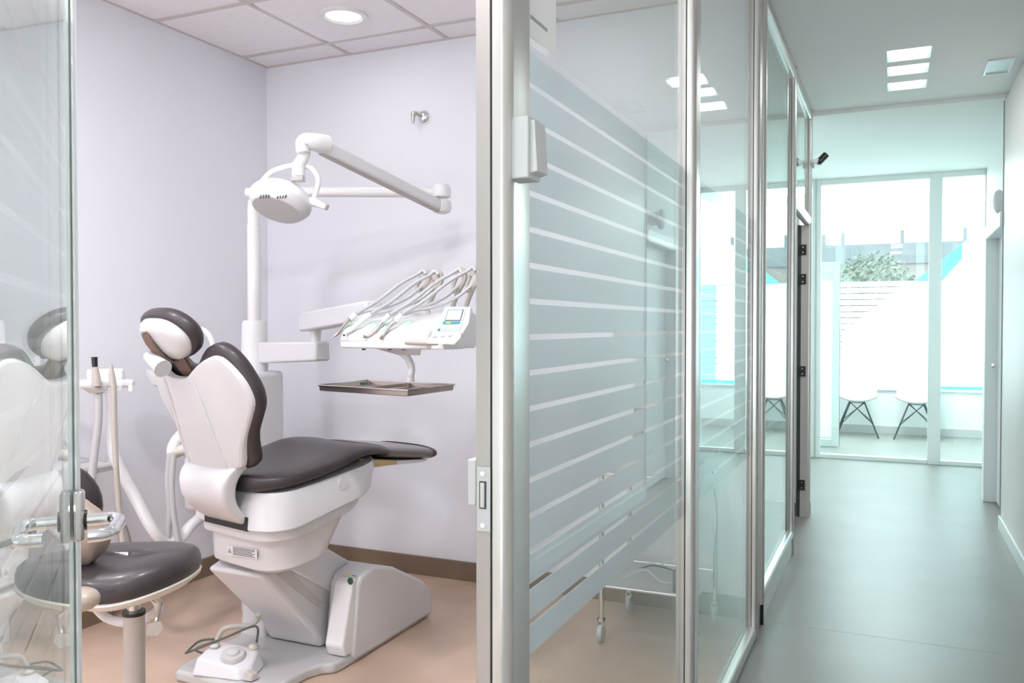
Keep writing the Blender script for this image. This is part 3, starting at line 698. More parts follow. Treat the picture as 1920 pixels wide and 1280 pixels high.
obj('toe_button', G().prism([(0, 0), (.03, -.012), (.045, .01), (.03, .03), (0, .03)], 'z', .0, .03), 'beige', None) if False else obj('toe_button', G().loft([[lp(.085, -.07, .004), lp(.125, -.075, .004), lp(.14, -.04, .004), lp(.10, -.025, .004)], [lp(.09, -.06, .03), lp(.122, -.065, .026), lp(.132, -.042, .026), lp(.10, -.03, .032)]]), 'beige', ft, bevel=.003)
obj('carry_handle', G().tube([lp(-.10, .06, .06), lp(-.085, .085, .115), lp(-.04, .10, .13), lp(.02, .105, .135), lp(.055, .10, .165), lp(.06, .09, .185)], .010, 10, smooth=4), 'beige', ft)
obj('cable', G().tube([lp(.05, .10, .08), lp(.09, .03, .11), lp(.05, .09, .14), lp(-.05, .04, .105), lp(-.15, -.02, .07), lp(-.19, .02, .05), lp(-.175, .08, .07), lp(-.11, .09, .075), lp(-.16, .03, .06), lp(-.11, -.005, .06)], .0042, 8, smooth=8), 'cable', ft)

# ================================================================== UNIT (pole, cuspidor, lamp, delivery)
PO = Vector((-2.71, 3.10, 0))
un = thing('dental_unit', 'white cuspidor unit column behind the chair with spittoon bowl', 'dental unit', tuple(PO))
obj('unit_body', G().prism(rr(-2.98, 2.92, -2.60, 3.20, .05), 'z', .50, 1.10), 'white2', un, bevel=.02, bseg=3)
obj('unit_foot', G().box((-2.71, 3.0, 0), (-2.63, 3.10, .52)), 'white2', un, bevel=.005)
obj('column_cover', G().lathe([(.058, .0), (.063, .02), (.056, .22), (.050, .235), (.03, .237)], (PO.x, PO.y, 1.10), 32), 'white', un)
bw = PD(300, 700, 3.75)
obj('spittoon_bowl', G().lathe([(.02, -.075), (.06, -.07), (.10, -.045), (.118, .0), (.12, .02), (.112, .02), (.10, -.02), (.05, -.05), (.0, -.055)], bw+Vector((.06, .03, -.0)), 32), 'white', un)
obj('bowl_bracket', G().bar(bw+Vector((.06, .03, -.07)), (-2.75, 3.0, 1.04), .09, .04), 'white2', un, bevel=.008)
c1 = PD(392, 690, 3.9)
obj('cup_shelf', G().box(c1+Vector((-.10, -.05, -.01)), c1+Vector((.09, .08, .015))), 'white', un, bevel=.008)
obj('faucet', G().tube([PD(402, 690, 3.85), PD(401, 655, 3.85), PD(392, 628, 3.85), PD(375, 617, 3.85), PD(362, 626, 3.82)], .013, 14, smooth=5), 'white', un)
obj('black_nozzle', G().ell(PD(390, 665, 3.8), (.014, .014, .009), 14, 8), 'black', un)
# side arm with hoses
obj('suction_base', G().prism(rr(-2.93, 2.86, -2.62, 3.0, .04), 'z', .47, .72), 'white2', un, bevel=.02)
obj('hose_rest', G().tube([PD(322, 854, 3.5), PD(345, 842, 3.5), PD(375, 838, 3.55)], [.018, .024, .02], 12, smooth=3), 'cream', un)
elb = obj('suction_elbow', G().tube([PD(343, 815, 3.6), PD(330, 828, 3.55), PD(322, 842, 3.5), PD(320, 858, 3.5)], [.03, .026, .02, .016], 14, smooth=4), 'white', un)
for pts in ([(319, 850), (314, 900), (318, 960), (312, 1030)], [(326, 850), (322, 900), (324, 950), (337, 1035)]):
    obj('suction_hose', G().tube([PD(x, y, 3.45) for x, y in pts], .0125, 12, smooth=8), 'hose', un)
# swing arm for the assistant holder
obj('swing_pipe', G().tube([(-2.80, 2.95, .50), PD(358, 985, 3.55), PD(340, 1008, 3.5), PD(310, 1014, 3.45), PD(285, 990, 3.4), PD(250, 925, 3.4), PD(222, 872, 3.4), PD(212, 840, 3.4), PD(209, 780, 3.4), PD(208, 735, 3.4)], .023, 16, smooth=6), 'white', un)
ah = thing('assistant_holder', 'white handpiece holder with two suction tips left of the chair back', 'instrument holder', tuple(PD(205, 722, 3.4)))
hb = [PD(x, y, 3.45) for x, y in ((150, 712), (250, 714), (250, 726), (150, 728))]
obj('holder_bar', G().bar(PD(105, 719, 3.35), PD(252, 718, 3.45), .09, .030), 'white', ah, bevel=.010, bseg=3)
obj('holder_back', G().bar(PD(165, 704, 3.48), PD(232, 703, 3.48), .04, .055), 'white', ah, bevel=.010)
for x in (162, 196, 225, 246): obj('holder_peg', G().cyl(PD(x, 722, 3.38), PD(x, 733, 3.38), .011, seg=12), 'white', ah)
obj('valve_block', G().loft([[PD(172, 724, 3.33)+Vector((a*.036, b_*.03, 0)) for a, b_ in ((-1,-1),(1,-1),(1,1),(-1,1))], [PD(182, 737, 3.33)+Vector((a*.022, b_*.02, 0)) for a, b_ in ((-1,-1),(1,-1),(1,1),(-1,1))]]), 'beige', ah, bevel=.004)
s1 = thing('suction_tip', 'beige suction handpiece with black tip standing in the left holder', 'handpiece', tuple(PD(181, 722, 3.3)))
obj('handle', G().tube([PD(181, 724, 3.32), PD(180, 705, 3.32), PD(178, 688, 3.32)], [.019, .016, .012], 14), 'beige', s1)
obj('black_tip', G().tube([PD(178, 688, 3.32), PD(177, 669, 3.32)], [.0105, .012], 14), 'black', s1)
obj('hose', G().tube([PD(184, 735, 3.33), PD(184, 790, 3.33), PD(177, 850, 3.33), PD(172, 900, 3.33), PD(170, 980, 3.33)], .0155, 12, smooth=8), 'hose', s1)
s2 = thing('saliva_ejector', 'slim beige saliva ejector beside the black tipped handpiece', 'handpiece', tuple(PD(212, 722, 3.3)))
obj('handle', G().tube([PD(212, 724, 3.32), PD(210, 705, 3.32), PD(208, 683, 3.32)], [.013, .012, .006], 12), 'beige', s2)
obj('hose', G().tube([PD(213, 722, 3.31), PD(214, 800, 3.31), PD(218, 880, 3.31), PD(224, 960, 3.31), PD(233, 1040, 3.31), PD(236, 1075, 3.31)], .011, 12, smooth=8), 'beige', s2)

# lamp pole and arms
lm = thing('dental_lamp', 'white dental lamp on a folded arm above the chair', 'dental lamp', (PO.x, PO.y, 1.33))
depth = (PO-O0).dot(Fv)
ptop = PD(476, 395, depth)
obj('pole', G().cyl((PO.x, PO.y, 1.335), (PO.x, PO.y, 1.78), .0305), 'white', lm)
A0 = Vector((PO.x, PO.y, 1.965)); A1 = PD(828, 361, depth)
obj('upper_pole', G().tube([(PO.x, PO.y, 1.782), (PO.x, PO.y, 1.87), PD(483, 372, depth), PD(502, 360, depth), PD(530, 359, depth)], .0275, 20, smooth=6), 'white', lm)
obj('pole_mark', G().cyl(PD(467, 440, depth-.032), PD(467, 454, depth-.032), .003, seg=8), 'ink', lm)
obj('horizontal_arm', G().tube([PD(520, 359, depth), A1], .024, 20), 'white', lm)
k1 = obj('elbow_joint', G().lathe([(0, .030), (.03, .028), (.042, .014), (.045, 0), (.042, -.03), (.036, -.034)], A1+Vector((0, 0, .01)), 28), 'white', lm)
A2 = A1+Vector((0, 0, -.055))
obj('joint_cap', G().lathe([(.034, .02), (.045, .012), (.047, -.02), (.040, -.036), (.02, -.044), (0, -.045)], A2, 28), 'white', lm)
DL = 3.2
Le = PD(590, 266, DL)
obj('spring_arm', G().bar(A2+Vector((0, 0, -.012)), Le+Vector((0, 0, -.004)), .044, .052), 'white', lm, bevel=.012, bseg=3)
obj('arm_underside', G().bar(A2+Vector((0, 0, -.041)), Le+Vector((.0, 0.04, -.036)), .026, .008), 'beige', lm)
obj('head_elbow', G().tube([Le+Vector((.02, .05, 0)), Le, PD(572, 264, DL-.02), PD(567, 272, DL-.02), PD(569, 286, DL-.02)], [.034, .033, .029, .026, .024], 18, smooth=4), 'white', lm)
obj('neck', G().tube([PD(570, 276, DL), PD(570, 288, DL), PD(566, 300, DL), PD(560, 312, DL), PD(560, 340, DL)], [.023, .024, .022, .024, .026], 18, smooth=4), 'white', lm)
obj('head_mount', G().bar(PD(548, 335, DL-.02), PD(571, 335, DL-.02), .04, .022), 'steel', lm, bevel=.003)
# yoke and head
hc = PD(527, 374, DL+.02)
vx = (PD(600, 360, DL)-PD(470, 380, DL)).normalized()
fd = (O0+Vector((-.45, .75, -.55))-hc).normalized()
fd = Vector((-.02, -.50, -.86)).normalized()
vx = (vx-fd*vx.dot(fd)).normalized(); vy = fd.cross(vx)
def HP(a, b_, c): return hc+vx*a+vy*b_+fd*c
def ering(ra, rb, c, n=40): return [HP(ra*math.cos(2*PI*k/n), rb*math.sin(2*PI*k/n), c) for k in range(n)]
lh = obj('lamp_head', G().loft([ering(.01, .01, -.066), ering(.05, .04, -.062), ering(.085, .072, -.046), ering(.112, .098, -.022), ering(.122, .108, .0), ering(.120, .106, .012)]), 'white', lm, ang=60)
obj('lamp_rim', G().loft([ering(.120, .106, .012), ering(.122, .108, .016), ering(.112, .098, .034), ering(.098, .085, .050), ering(.092, .079, .052)]), 'white2', lh, ang=40)
obj('reflector', G().loft([ering(.093, .080, .0525), ering(.07, .06, .055), ering(.01, .01, .056)]), 'grey', lh, ang=60)
for s0 in (520, 488):
    for k in range(4):
        p0, p1 = (s0+5*k, 372 - k*.5), (s0+5*k+1.5, 366-k*.5)
        # vent slits lie on the near side of the head
        o_ = obj('vent_slit', G().bar(PD(*p0, DL-.085), PD(*p1, DL-.075), .0035, .004), 'ink', lh)
for sx in (1, -1):
    sd = obj('side_pivot', G().cyl(HP(sx*.105, 0, -.01), HP(sx*.145, 0, -.01), .018, .017), 'white', lh)
obj('grip', G().bar(HP(.14, 0, -.01), HP(.19, .0, .004), (.030, .026), (.03, .022)), 'clearplastic', lh, bevel=.004)
obj('yoke', G().tube([HP(-.125, 0, -.01), HP(-.12, -.0, -.05), PD(487, 345, DL+.02), PD(510, 322, DL+.02), PD(545, 311, DL+.01), PD(568, 310, DL+.01), PD(586, 318, DL+.01), PD(597, 338, DL+.01), HP(.125, 0, -.03), HP(.125, 0, -.01)], .0105, 12, smooth=6), 'white', lm)

# delivery arm
dv = thing('delivery_arm', 'white two-part swing arm reaching from the column to the instrument head', 'arm', tuple(PD(497, 660, 3.95)))
d0 = Vector((PO.x+.01, PO.y+.0, 1.18))
obj('first_arm', G().bar((PO.x+.03, PO.y+.02, 1.185), PD(606, 658, 3.78), .10, (.10, .088)), 'white2', dv, bevel=.012, bseg=3)
obj('arm_joint', G().cyl(PD(592, 642, 3.8), PD(592, 615, 3.8), .022, .028), 'white', dv)
obj('second_arm', G().bar(PD(574, 604, 3.84), PD(702, 582, 3.30), .075, (.085, .078)), 'white2', dv, bevel=.010, bseg=3)
obj('front_link', G().cyl(PD(696, 590, 3.27), PD(696, 640, 3.27), .026), 'white2', dv)

# delivery head
HO = Vector((-1.60, 2.60, 0)); ra = math.radians(-9)
ux = Vector((math.cos(ra), math.sin(ra), 0)); uy = Vector((-math.sin(ra), math.cos(ra), 0))
def QP(x, y, off): return PP(x, y, HO+uy*off, uy)      # pixel -> plane at off behind the head centre
dh = thing('instrument_console', 'white dentist instrument console with mint rests and small control screen', 'dental unit', (HO.x, HO.y, 1.24))
def DH(a, b_, z): return HO+ux*a+uy*b_+Vector((0, 0, z))
la, lb_ = QP(638, 640, -.15), QP(800, 645, -.15)
a0 = (la-HO).dot(ux); a1 = (lb_-HO).dot(ux)
prof = [(-.15, 1.232), (-.155, 1.262), (-.135, 1.295), (-.07, 1.330), (.02, 1.355), (.12, 1.36), (.15, 1.33), (.15, 1.25), (.12, 1.232)]
obj('body', G().loft([[DH(a, b_, z) for b_, z in prof] for a in (a0, a0+.006, a1-.006, a1)]), 'white', dh, bevel=.012, bseg=3)
prof2 = [(-.13, 1.232), (-.135, 1.27), (-.11, 1.315), (-.06, 1.335), (-.02, 1.34), (.0, 1.32), (.0, 1.25), (-.02, 1.232)]
obj('right_body', G().loft([[DH(a, b_, z) for b_, z in prof2] for a in (a1, a1+.004, a1+.045, a1+.055)]), 'white', dh, bevel=.012, bseg=3)
for i in range(4):
    x_ = (655, 688, 720, 752)[i]
    c_ = QP(x_, 618, -.125)
    obj('mint_rest', G().ell(c_+Vector((0, .022, .0)), (.026, .055, .022), 18, 10, Matrix.Rotation(math.radians(30), 4, 'X')), 'mint', dh)
for x_ in (682, 731, 757): obj('green_knob', G().cyl(QP(x_, 647, -.10), QP(x_, 656, -.10), .007, seg=14), 'green', dh)
hd = obj('side_handle', G().tube([QP(762, 641, -.15), QP(800, 642, -.16), QP(820, 642, -.15)], .0095, 12), 'beige', dh)
obj('lower_housing', G().loft([[QP(x, y, o) for x, y, o in ((700, 652, -.08), (790, 652, -.08), (790, 652, .06), (700, 652, .06))], [QP(x, y, o) for x, y, o in ((745, 665, -.05), (788, 666, -.05), (788, 666, .04), (745, 665, .04))]]), 'white2', dh, bevel=.004)
obj('yellow_tag', G().bar(QP(778, 650, -.083), QP(793, 650, -.083), .002, .004), 'yellow', dh)
obj('tray_stem', G().tube([QP(752, 660, -.02), QP(765, 672, -.02), QP(772, 690, -.02), QP(769, 704, -.02)], [.014, .013, .012, .014], 16, smooth=4), 'white', dh)
# control panel
pn = (uy*-.80+ux*.0+Vector((0, 0, .55))).normalized()
p0 = QP(838, 600, -.17)
def PQ(x, y, lift=0): return PP(x, y, p0, pn)+pn*lift
cp = obj('control_panel', G().loft([[PQ(x, y) for x, y in ((834, 574), (882, 574), (878, 604), (866, 624), (808, 628), (812, 622))], [PQ(x, y)-pn*.02 for x, y in ((834, 574), (882, 574), (878, 604), (866, 624), (808, 628), (812, 622))]]), 'white', dh, bevel=.004)
obj('panel_face', G().poly([PQ(x, y, .0006) for x, y in ((835, 577), (876, 576), (862, 621), (816, 621))], pn, .0015), 'panel', cp, flat=True)
obj('screen_surround', G().poly([PQ(x, y, .0022) for x, y in ((841, 582), (870, 581), (864, 602), (835, 602))], pn, .0012), 'ink', cp, flat=True)
obj('screen', G().poly([PQ(x, y, .0036) for x, y in ((842, 583), (869, 582), (863.5, 601), (836.5, 601))], pn, .0008), 'screen', cp, flat=True)
obj('teal_keys', G().poly([PQ(x, y, .0024) for x, y in ((832, 603.5), (864, 603.5), (862, 608), (831, 608.5))], pn, .001), 'teal', cp, flat=True)
obj('lime_key', G().poly([PQ(x, y, .0036) for x, y in ((838, 605), (847, 605), (846, 608), (837, 608))], pn, .001), 'lime', cp, flat=True)
obj('key_row', G().poly([PQ(x, y, .0024) for x, y in ((829, 613), (860, 613), (858, 617), (828, 617))], pn, .001), 'skirt_w', cp, flat=True)
obj('teal_button', G().cyl(PQ(824, 619, .002), PQ(824, 619, .005), .004, seg=14), 'teal', cp)
lowp = [PQ(x, y) for x, y in ((808, 628), (866, 624), (852, 638), (800, 636))]
obj('lower_keypad', G().loft([lowp, [p-Vector((0, 0, .015)) for p in lowp]]), 'white', dh, bevel=.003)
for x_, y_ in ((812, 632), (826, 631), (840, 630)): obj('key', G().bar(PQ(x_, y_, .002), PQ(x_+8, y_-.5, .002), .006, .003), 'panel', dh)
# handpieces, hoses and whip arms
spec = [dict(tip=[(615, 640), (625, 631), (633, 625), (657, 598), (668, 588)], r=[.0008, .002, .006, .010, .0095], m='steel', arm=(795, 508), base=(781, 571), n='pointed scaler handpiece, leftmost in the instrument head'),
        dict(tip=[(645, 628), (650, 623), (662, 615), (682, 598), (696, 588)], r=[.003, .006, .009, .010, .008], m='white', arm=(818, 509), base=(803, 576), n='white handpiece with small dark tip, second from the left'),
        dict(tip=[(681, 631), (690, 630), (705, 618), (718, 602), (731, 590)], r=[.006, .0045, .007, .010, .009], m='steel', arm=(862, 505), base=(849, 575), n='bent steel turbine handpiece, third from the left'),
        dict(tip=[(715, 634), (718, 628), (730, 612), (742, 601), (754, 589)], r=[.007, .005, .008, .010, .009], m='steel', arm=(888, 502), base=(874, 574), n='steel turbine handpiece nearest the control screen')]
for i, s_ in enumerate(spec):
    off = -.165
    P = [QP(x, y, off+.012*j) for j, (x, y) in enumerate(s_['tip'])]
    hpx = thing('handpiece', s_['n'], 'handpiece', tuple(P[2]), 'handpieces in the instrument head')
    if s_['m'] == 'steel':
        obj('tool_head', G().tube(P[:4], s_['r'][:4], 14, smooth=5), 'steel', hpx); obj('collar', G().tube(P[3:], s_['r'][3], 14), 'white', hpx)
    else:
        obj('grip', G().tube(P, s_['r'], 14, smooth=5), 'white', hpx); obj('tip', G().ell(P[0], (.004, .004, .004), 10, 6), 'black', hpx)
    ax_, ay_ = s_['arm']; bx_, by_ = s_['base']; offa = .10
    wa = thing('whip_arm', ['leftmost', 'second', 'third', 'rightmost'][i]+' grey-beige hose support arm rising behind the instrument head', 'support arm', tuple(QP(bx_, by_, offa)), 'hose support arms')
    A = [QP(bx_, by_+12, offa), QP(bx_, by_, offa), QP((ax_+bx_)/2+5, (ay_+by_)/2+4, offa), QP(ax_+9, ay_+18, offa), QP(ax_+6, ay_+2, offa), QP(ax_-6, ay_+1, offa)]
    obj('outer_strut', G().tube(A, [.009, .009, .010, .011, .009], 8, smooth=4), 'beige', wa)
    Bp = [QP(bx_+1, by_-25, offa-.01), QP((ax_+bx_)/2-6, (ay_+by_)/2-4, offa-.01), QP(ax_-7, ay_+18, offa-.01), QP(ax_-4, ay_+5, offa-.01)]
    obj('inner_strut', G().tube(Bp, .007, 8, smooth=4), 'beige', wa)
    obj('roller', G().cyl(QP(ax_-2, ay_+10, offa-.02), QP(ax_-2, ay_+10, offa+.012), .011, seg=16), 'beige', wa)
    obj('roller', G().cyl(QP((ax_+bx_)/2, (ay_+by_)/2, offa-.015), QP((ax_+bx_)/2, (ay_+by_)/2, offa+.012), .008, seg=14), 'beige', wa)
    tx_, ty_ = s_['tip'][-1]
    hs = [P[-1], QP(tx_+(ax_-tx_)*.3, ty_+(ay_-ty_)*.28, off+.12), QP(tx_+(ax_-tx_)*.65, ty_+(ay_-ty_)*.70, off+.19), QP(ax_-12, ay_+6, offa-.03), QP(ax_-2, ay_-1, offa-.02), QP(ax_+4, ay_+6, offa-.02)]
    obj('hose', G().tube(hs, .0062, 10, smooth=6), 'hose', hpx)
    mx_, my_ = (ax_+bx_)/2+2, (ay_+by_)/2-2
    hs2 = [QP(mx_, my_, offa-.02), QP(mx_-25, my_+20, .05), QP(mx_-65, my_+38, .02), QP(mx_-105, my_+46, -.02), QP(mx_-125, my_+54, -.05)]
    obj('return_hose', G().tube(hs2, .0062, 10, smooth=6), 'hose', hpx)
# instrument tray
tc = [Vector((-1.853, 2.449, 1.1)), Vector((-1.434, 2.365, 1.1)), Vector((-1.425, 2.667, 1.1)), Vector((-1.842, 2.743, 1.1))]
ty = thing('instrument_tray', 'empty shallow steel tray hanging under the instrument head', 'tray', tuple(sum(tc, Vector())/4+Vector((0, 0, -.02))))
cc = sum(tc, Vector())/4
ins = lambda k, dz: [cc+(p-cc)*k+Vector((0, 0, dz)) for p in tc]
obj('tray_pan', G().loft([ins(.02, -.019), ins(.97, -.020), ins(.985, -.018), ins(.995, .0), ins(.975, .0), ins(.95, -.015), ins(.02, -.016)]), 'traysteel', ty, bevel=.001)
obj('tray_rim', G().tube([p for p in ins(1.0, 0)], .0035, 8, closed=True), 'steel', ty)
obj('divider_rib', G().bar((ins(.95, -.006)[3]+ins(.95, -.006)[2])/2, (ins(.95, -.006)[0]+ins(.95, -.006)[1])/2, .004, .012), 'steel', ty)
obj('tray_clip', G().bar(QP(676, 719, -.13), QP(684, 719, -.13), .006, .010), 'green', ty)
obj('stem_socket', G().cyl(PP(769, 716, HO+uy*-.02, uy), PP(769, 706, HO+uy*-.02, uy), .016, .014), 'white', ty)

# ================================================================== STOOL
SO = Vector((-1.765, 1.565, 0)); SZ = .70
st = thing('operator_stool', 'charcoal saddle stool on a grey gas lift in front of the dental chair', 'stool', (SO.x, SO.y, 0))
def srings(k_, dz):
    R = []
    for sc, z in zip(k_, dz):
        ring = []
        for k in range(48):
            a = 2*PI*k/48; u = math.cos(a); v = math.sin(a)
            x = .165*sc*math.copysign(abs(u)**.92, u); y = .20*sc*math.copysign(abs(v)**.92, v)
            wv = .018*(x/.165)**2*sc-.010*((y+.0)/.2)*1-.012*math.exp(-((x-.0)/.10)**2)*(1 if v < 0 else .3)
            ring.append(Vector((SO.x, SO.y, SZ))+ux_s*(x-.008)+uy_s*y+Vector((0, 0, z+wv)))
        R.append(ring)
    return R
sa = math.radians(28); ux_s = Vector((math.cos(sa), math.sin(sa), 0)); uy_s = Vector((-math.sin(sa), math.cos(sa), 0))
obj('seat_pad', G().loft(srings([.9, .97, 1.0, 1.0, .97, .90, .75, .5, .25, .03], [-.045, -.040, -.028, -.012, .006, .020, .032, .036, .036, .036])), 'leather', st, ang=70)
obj('seat_base', G().loft(srings([.6, .9, .995, 1.008, .99], [-.06, -.058, -.050, -.042, -.038])), 'cream', st, ang=50)
obj('piston', G().cyl((SO.x, SO.y, .40), (SO.x, SO.y, SZ-.055), .016), 'chrome', st)
obj('lift_sleeve', G().cyl((SO.x, SO.y, .30), (SO.x, SO.y, .575), .026), 'beige', st)
obj('sleeve_collar', G().cyl((SO.x, SO.y, .572), (SO.x, SO.y, .581), .0285), 'black', st)
obj('lower_column', G().cyl((SO.x, SO.y, .06), (SO.x, SO.y, .32), .022), 'chrome', st)
for k in range(5):
    a = math.radians(38+72*k); d_ = Vector((math.cos(a), math.sin(a), 0)); sd_ = Vector((-d_.y, d_.x, 0))
    f = obj('leg', G().loft([[SO+d_*r_+sd_*s_*w_+Vector((0, 0, z)) for s_, z in ((-1, z0), (1, z0), (1, z1), (-1, z1))] for r_, w_, z0, z1 in ((.02, .024, .06, .11), (.15, .02, .055, .09), (.30, .014, .055, .075))]), 'cream', st, bevel=.006)
    obj('caster', G().cyl(SO+d_*.29+sd_*-.012+Vector((0, 0, .027)), SO+d_*.29+sd_*.012+Vector((0, 0, .027)), .027).cyl(SO+d_*.29+Vector((0, 0, .03)), SO+d_*.29+Vector((0, 0, .06)), .006, seg=10), 'black', f)
# lever with paddle, back support tube
sl = PD(289, 1135, 2.15)
obj('lever', G().tube([SO+Vector((.02, .0, SZ-.06)), PD(302, 1132, 2.12), PD(292, 1165, 2.10)], .006, 10), 'chrome', st)
obj('lever_paddle', G().poly([PD(275, 1172, 2.1), PD(301, 1166, 2.1), PD(306, 1178, 2.1), PD(296, 1192, 2.1), PD(273, 1192, 2.1)], (0, .4, .9), .004), 'beige', st, bevel=.001)
obj('back_tube', G().tube([SO+Vector((.06, .0, SZ-.065)), PD(298, 1138, 2.2), PD(275, 1158, 2.25), PD(235, 1167, 2.28), PD(200, 1158, 2.28), PD(178, 1138, 2.25), PD(150, 1115, 2.2), PD(120, 1080, 2.18), PD(112, 1010, 2.18)], .0115, 14, smooth=6), 'white2', st)
# backrest of the stool, seen on edge beside the door
sb = obj('back_pad', G().ell(PD(92, 955, 2.16), (.125, .042, .125), 32, 16, Matrix.Rotation(math.radians(50), 4, 'Z')), 'leather', st)
gg = G(); cb_ = PD(138, 1000, 2.06); n = 40
for i in range(9):
    pass
R = []
for i in range(10):
    t_ = i/9; rr2 = .012+.072*math.sin(PI*min(1, t_*.9+.1))
    R.append([cb_+Vector((math.cos(2*PI*k/n)*.98*rr2*(1+.10*math.sin(9*2*PI*k/n+i)), math.sin(2*PI*k/n)*.98*rr2*(1+.10*math.sin(9*2*PI*k/n+i)), -.080+.175*t_)) for k in range(n)])
obj('back_cover', G().loft(R), 'gather', sb, ang=50)
obj('hinge_cover', G().ell(PD(150, 1123, 1.86), (.044, .04, .026), 20, 12), 'gather', st)

# cabinet at the left wall
cb = thing('low_cabinet', 'low white cabinet against the left wall behind the stool', 'cabinet', (-3.2, 2.3, 0))
obj('carcass', G().box((XL+.016, 1.55, .10), (-3.16, 2.72, .69)), 'white2', cb, bevel=.003)
for y0_, y1_ in ((1.56, 2.12), (2.13, 2.46), (2.47, 2.71)): obj('front_panel', G().box((-3.16, y0_, .12), (-3.148, y1_, .67)), 'white2', cb, bevel=.002)
obj('plinth', G().box((XL+.016, 1.56, 0), (-3.18, 2.70, .10)), 'skirt', cb)
obj('top_board', G().box((XL+.016, 1.54, .69), (-3.142, 2.73, .705)), 'white', cb, bevel=.003)
tag(obj('loose_cable', G().tube([(-3.2, 2.2, .710), (-3.21, 2.33, .75), (-3.19, 2.46, .76), (-3.2, 2.6, .73), (-3.18, 2.68, .710)], .004, 8, smooth=6), 'cream'), 'thin pale cable looping on the low white cabinet top', 'cable')
tag(obj('wall_cable', G().tube([PX(236, 985, XL+.012), PX(243, 1005, XL+.012), PX(246, 1022, XL+.012), PX(246, 1045, XL+.012)], .004, 8, smooth=6), 'beige'), 'short cable on the left wall behind the stool seat', 'cable')

# ================================================================== TROLLEY behind the frosted glass
tr = thing('equipment_trolley', 'steel tube trolley on castors with cables, behind the glass partition', 'trolley', (-1.0, 3.5, 0))
tx0, tx1, ty0, ty1 = -1.09, -.70, 3.33, 3.74
for x in (tx0, tx1):
    for y in (ty0, ty1):
        obj('leg', G().cyl((x, y, .10), (x, y, .78), .011, seg=14), 'chrome', tr)
        c = obj('castor_fork', G().box((x-.014, y-.012, .045), (x-.010, y+.012, .10)).box((x+.010, y-.012, .045), (x+.014, y+.012, .10)).box((x-.014, y-.012, .09), (x+.014, y+.012, .10)), 'chrome', tr)
        obj('castor_wheel', G().cyl((x-.009, y, .038), (x+.009, y, .038), .036, seg=20), 'clearplastic', c)
for z in (.235, .70):
    for a, b_ in (((tx0, ty0), (tx1, ty0)), ((tx1, ty0), (tx1, ty1)), ((tx1, ty1), (tx0, ty1)), ((tx0, ty1), (tx0, ty0))):
        obj('shelf_rail', G().cyl((*a, z), (*b_, z), .008, seg=10), 'chrome', tr)
    obj('shelf', G().box((tx0+.004, ty0+.004, z-.006), (tx1-.004, ty1-.004, z-.002)), 'grey', tr, flat=True)
tag(obj('power_brick', G().box((-.80, 3.36, .234), (-.72, 3.42, .32)), 'ink', bevel=.004), 'black power box on the lower shelf of the trolley', 'power supply')
for i, pts in enumerate(([(-1.03, 3.42, .245), (-.95, 3.5, .27), (-.86, 3.44, .245), (-.78, 3.5, .25), (-.74, 3.45, .25)], [(-1.0, 3.6, .245), (-.92, 3.55, .28), (-.84, 3.62, .245), (-.76, 3.55, .25)], [(-.79, 3.56, .62), (-.80, 3.6, .45), (-.86, 3.62, .30), (-1.0, 3.58, .245)], [(-.702, 3.66, .715), (-.675, 3.63, .5), (-.66, 3.5, .34), (-.64, 3.4, .26)])):
    tag(obj('power_cable', G().tube(pts, .0035, 8, smooth=8), 'cable' if i % 2 else 'white2'), ['pale cable lying along the front of the trolley shelf', 'dark cable lying along the back of the trolley shelf', 'pale cable dropping to the left of the trolley shelf', 'dark cable hanging down beside the power box'][i], 'cable', 'cables on the trolley')
dv2 = thing('desk_device', 'grey device with a flat dark screen on the trolley top', 'device', (-.95, 3.5, .70))
obj('device_base', G().box((-1.06, 3.36, .70), (-.74, 3.68, .76)), 'grey', dv2, bevel=.01)
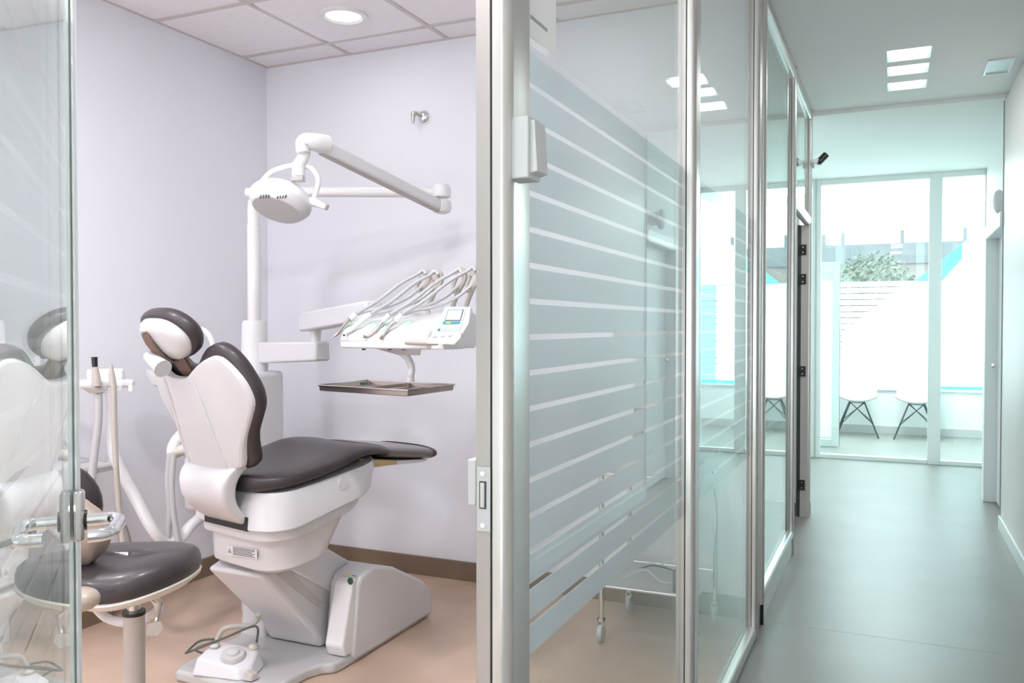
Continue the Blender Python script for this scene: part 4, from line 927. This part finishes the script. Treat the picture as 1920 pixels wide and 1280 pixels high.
obj('device_stand', G().bar((-1.0, 3.55, .75), (-1.0, 3.60, 1.18), .04, .03), 'beige', dv2)
obj('device_screen', G().box((-1.12, 3.58, 1.17), (-.78, 3.61, 1.36)), 'beige', dv2, bevel=.005)
obj('keyboard_tray', G().box((-1.12, 3.28, .98), (-.80, 3.54, 1.0)), 'beige', dv2, bevel=.004)

# ================================================================== WAITING ROOM CHAIRS
def wchair(loc, rz, label):
    t_ = thing('shell_chair', label, 'chair', loc, 'wire legged shell chairs in the waiting room')
    t_.rotation_euler = (0, 0, rz)
    def lobj(name, g, m):
        o = obj(name, g, m); o.parent = t_; return o
    R = []
    for i in range(9):
        v = i/8; ring = []
        y = -.20+.44*v if v < .6 else .064+.14*(v-.6)/.4; z = .44-.02*math.sin(PI*min(1, v/.6)) if v < .6 else .44+.36*((v-.6)/.4)
        for j in range(11):
            u = -1+j/5; wd = .225*(1-.15*abs(v-.3)); ring.append(Vector((u*wd, y-.03*abs(u)**2*(v > .6), z+.06*abs(u)**2.5)))
        ring += [p+Vector((0, .004, -.01)) for p in reversed(ring)]
        R.append(ring)
    lobj('seat_shell', G().loft(R), 'white')
    for sx in (-1, 1):
        for sy in (-1, 1):
            lobj('leg', G().cyl((sx*.08, sy*.09, .405), (sx*.23, sy*.20, 0), .009, seg=8), 'wire')
    br = G()
    for a, b_ in (((-.08, -.09, .405), (.08, -.09, .405)), ((-.08, .09, .405), (.08, .09, .405)), ((-.08, -.09, .405), (-.08, .09, .405)), ((.08, -.09, .405), (.08, .09, .405)), ((-.08, -.09, .405), (.17, .16, .16)), ((.08, -.09, .405), (-.17, .16, .16)), ((-.08, .09, .40), (.17, -.16, .16)), ((.08, .09, .40), (-.17, -.16, .16))): br.cyl(a, b_, .005, seg=6)
    lobj('wire_brace', br, 'wire')
wchair((-.37, 10.87, 0), .06, 'white shell chair with dark wire legs right of the open entrance leaf')
wchair((.27, 10.87, 0), -.05, 'white shell chair with dark wire legs behind the wide glazing mullion')
